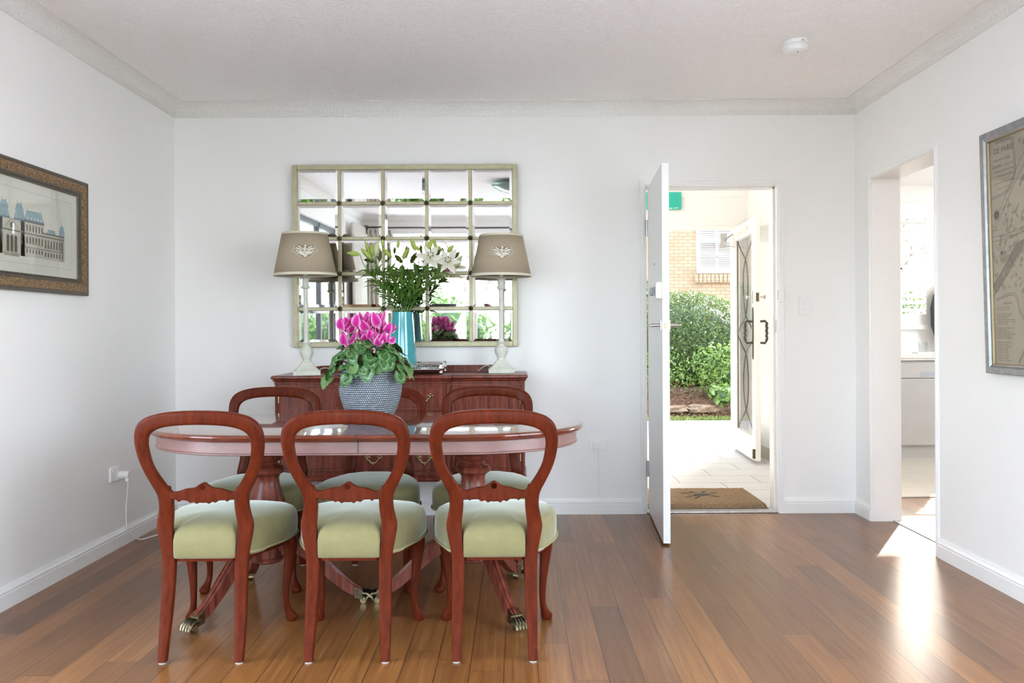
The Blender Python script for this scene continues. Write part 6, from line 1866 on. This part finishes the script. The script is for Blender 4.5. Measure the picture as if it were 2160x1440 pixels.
cl = thing('ceiling_light', 'shallow green glass ceiling dome reflected in the top row of the mirror', 'ceiling light', (0.02, 1.98, HC))
m = MB(); m.lathe([(0.01, -0.125), (0.09, -0.118), (0.17, -0.095), (0.23, -0.062), (0.26, -0.04), (0.262, -0.035), (0.22, -0.05), (0.1, -0.1)], seg=48)
m.done('glass_dome', plain('sea_green_glass', (0.20, 0.33, 0.30), 0.15, coat=0.6), cl)
m = MB(); m.lathe([(0.07, -0.03), (0.075, 0.0)], seg=30); m.tube([(0, 0, -0.14), (0, 0, 0)], 0.006, 8); m.sphere((0, 0, -0.14), 0.016, 12, 8)
m.done('mount', M['chrome'], cl)
# garden behind
M['lawn'] = plain('lawn', (0.20, 0.25, 0.09), 0.95, var=0.2, nscale=2)
struct(bx('lawn', M['lawn'], -30, 30, -30, -6.2, -0.25, -0.12))
struct(bx('bounce_terrace', M['bounce_paving'], -30, 30, -6.2, YF-WT+0.001, -0.25, -0.05))  # extended as a reflector that throws skylight indoors
struct(bx('side_bounce_terrace', M['bounce_paving'], -30, XL-WT, YF-WT, 8.0, -0.25, -0.05))
struct(bx('side_yard', M['bounce_paving'], XR+WT, 30, YF-WT, KY0-0.15, -0.25, -0.05))
struct(bx('kitchen_yard', M['bounce_paving'], KX1+0.15, 30, KY0-0.15, 8.3, -0.25, -0.05))
struct(bx('garden_ground', M['soil'], -12, 22, 8.3, 40, -0.3, -0.09))
for i, (x, y, rx_, rz_) in enumerate(((-4.6, -8.2, 1.3, 0.85), (-1.8, -8.6, 1.3, 0.95), (0.7, -8.0, 1.05, 0.8), (3.1, -8.4, 1.2, 0.9))):
    b_ = bush('garden_bush', ('pale green garden bush seen in the mirror behind the first lamp', 'leafy garden bush reflected behind the lilies', 'leafy garden bush reflected low in the mirror beside the second lamp', 'leafy garden bush beyond the garden window on the map side')[i], 'bush', (x, y, -0.12), (rx_, 1.0, rz_), 2600, 0.13, M['hedge_leaf_light'], 40+i, zc=rz_*0.85, front_only=False, group='bushes along the back garden')
tt = thing('garden_tree', 'pale trunked garden tree whose slanting branch shows in the mirror', 'tree', (-0.2, -5.6, -0.12))
m = MB()
m.tube(spline([(-1.1, 0, 0), (-0.9, 0, 0.9), (-0.45, 0.05, 1.7), (0.35, 0.1, 2.3), (1.3, 0.1, 2.7), (2.2, 0, 3.3)], 6), [0.16-0.10*k/31 for k in range(31)], 12)
m.tube(spline([(-0.6, 0.04, 1.45), (-0.9, 0, 2.2), (-1.4, 0, 3.0)], 5), [0.09-0.05*k/11 for k in range(11)], 10)
m.done('trunk', M['bark_pale'], tt)
rr_ = random.Random(77)
m = MB()
for c_, r_ in (((1.8, 0, 3.6), (1.3, 1, .7)), ((-1.3, 0, 3.6), (1.2, 1, .7)), ((0.3, 0, 3.9), (1.3, 1, .6))): leaves(m, shell_pts(rr_, 900, c_, r_, None, 0.8), 0.14, rr_, 1.5)
m.done('foliage', M['hedge_leaf_light'], tt, smooth=False, recalc=False)
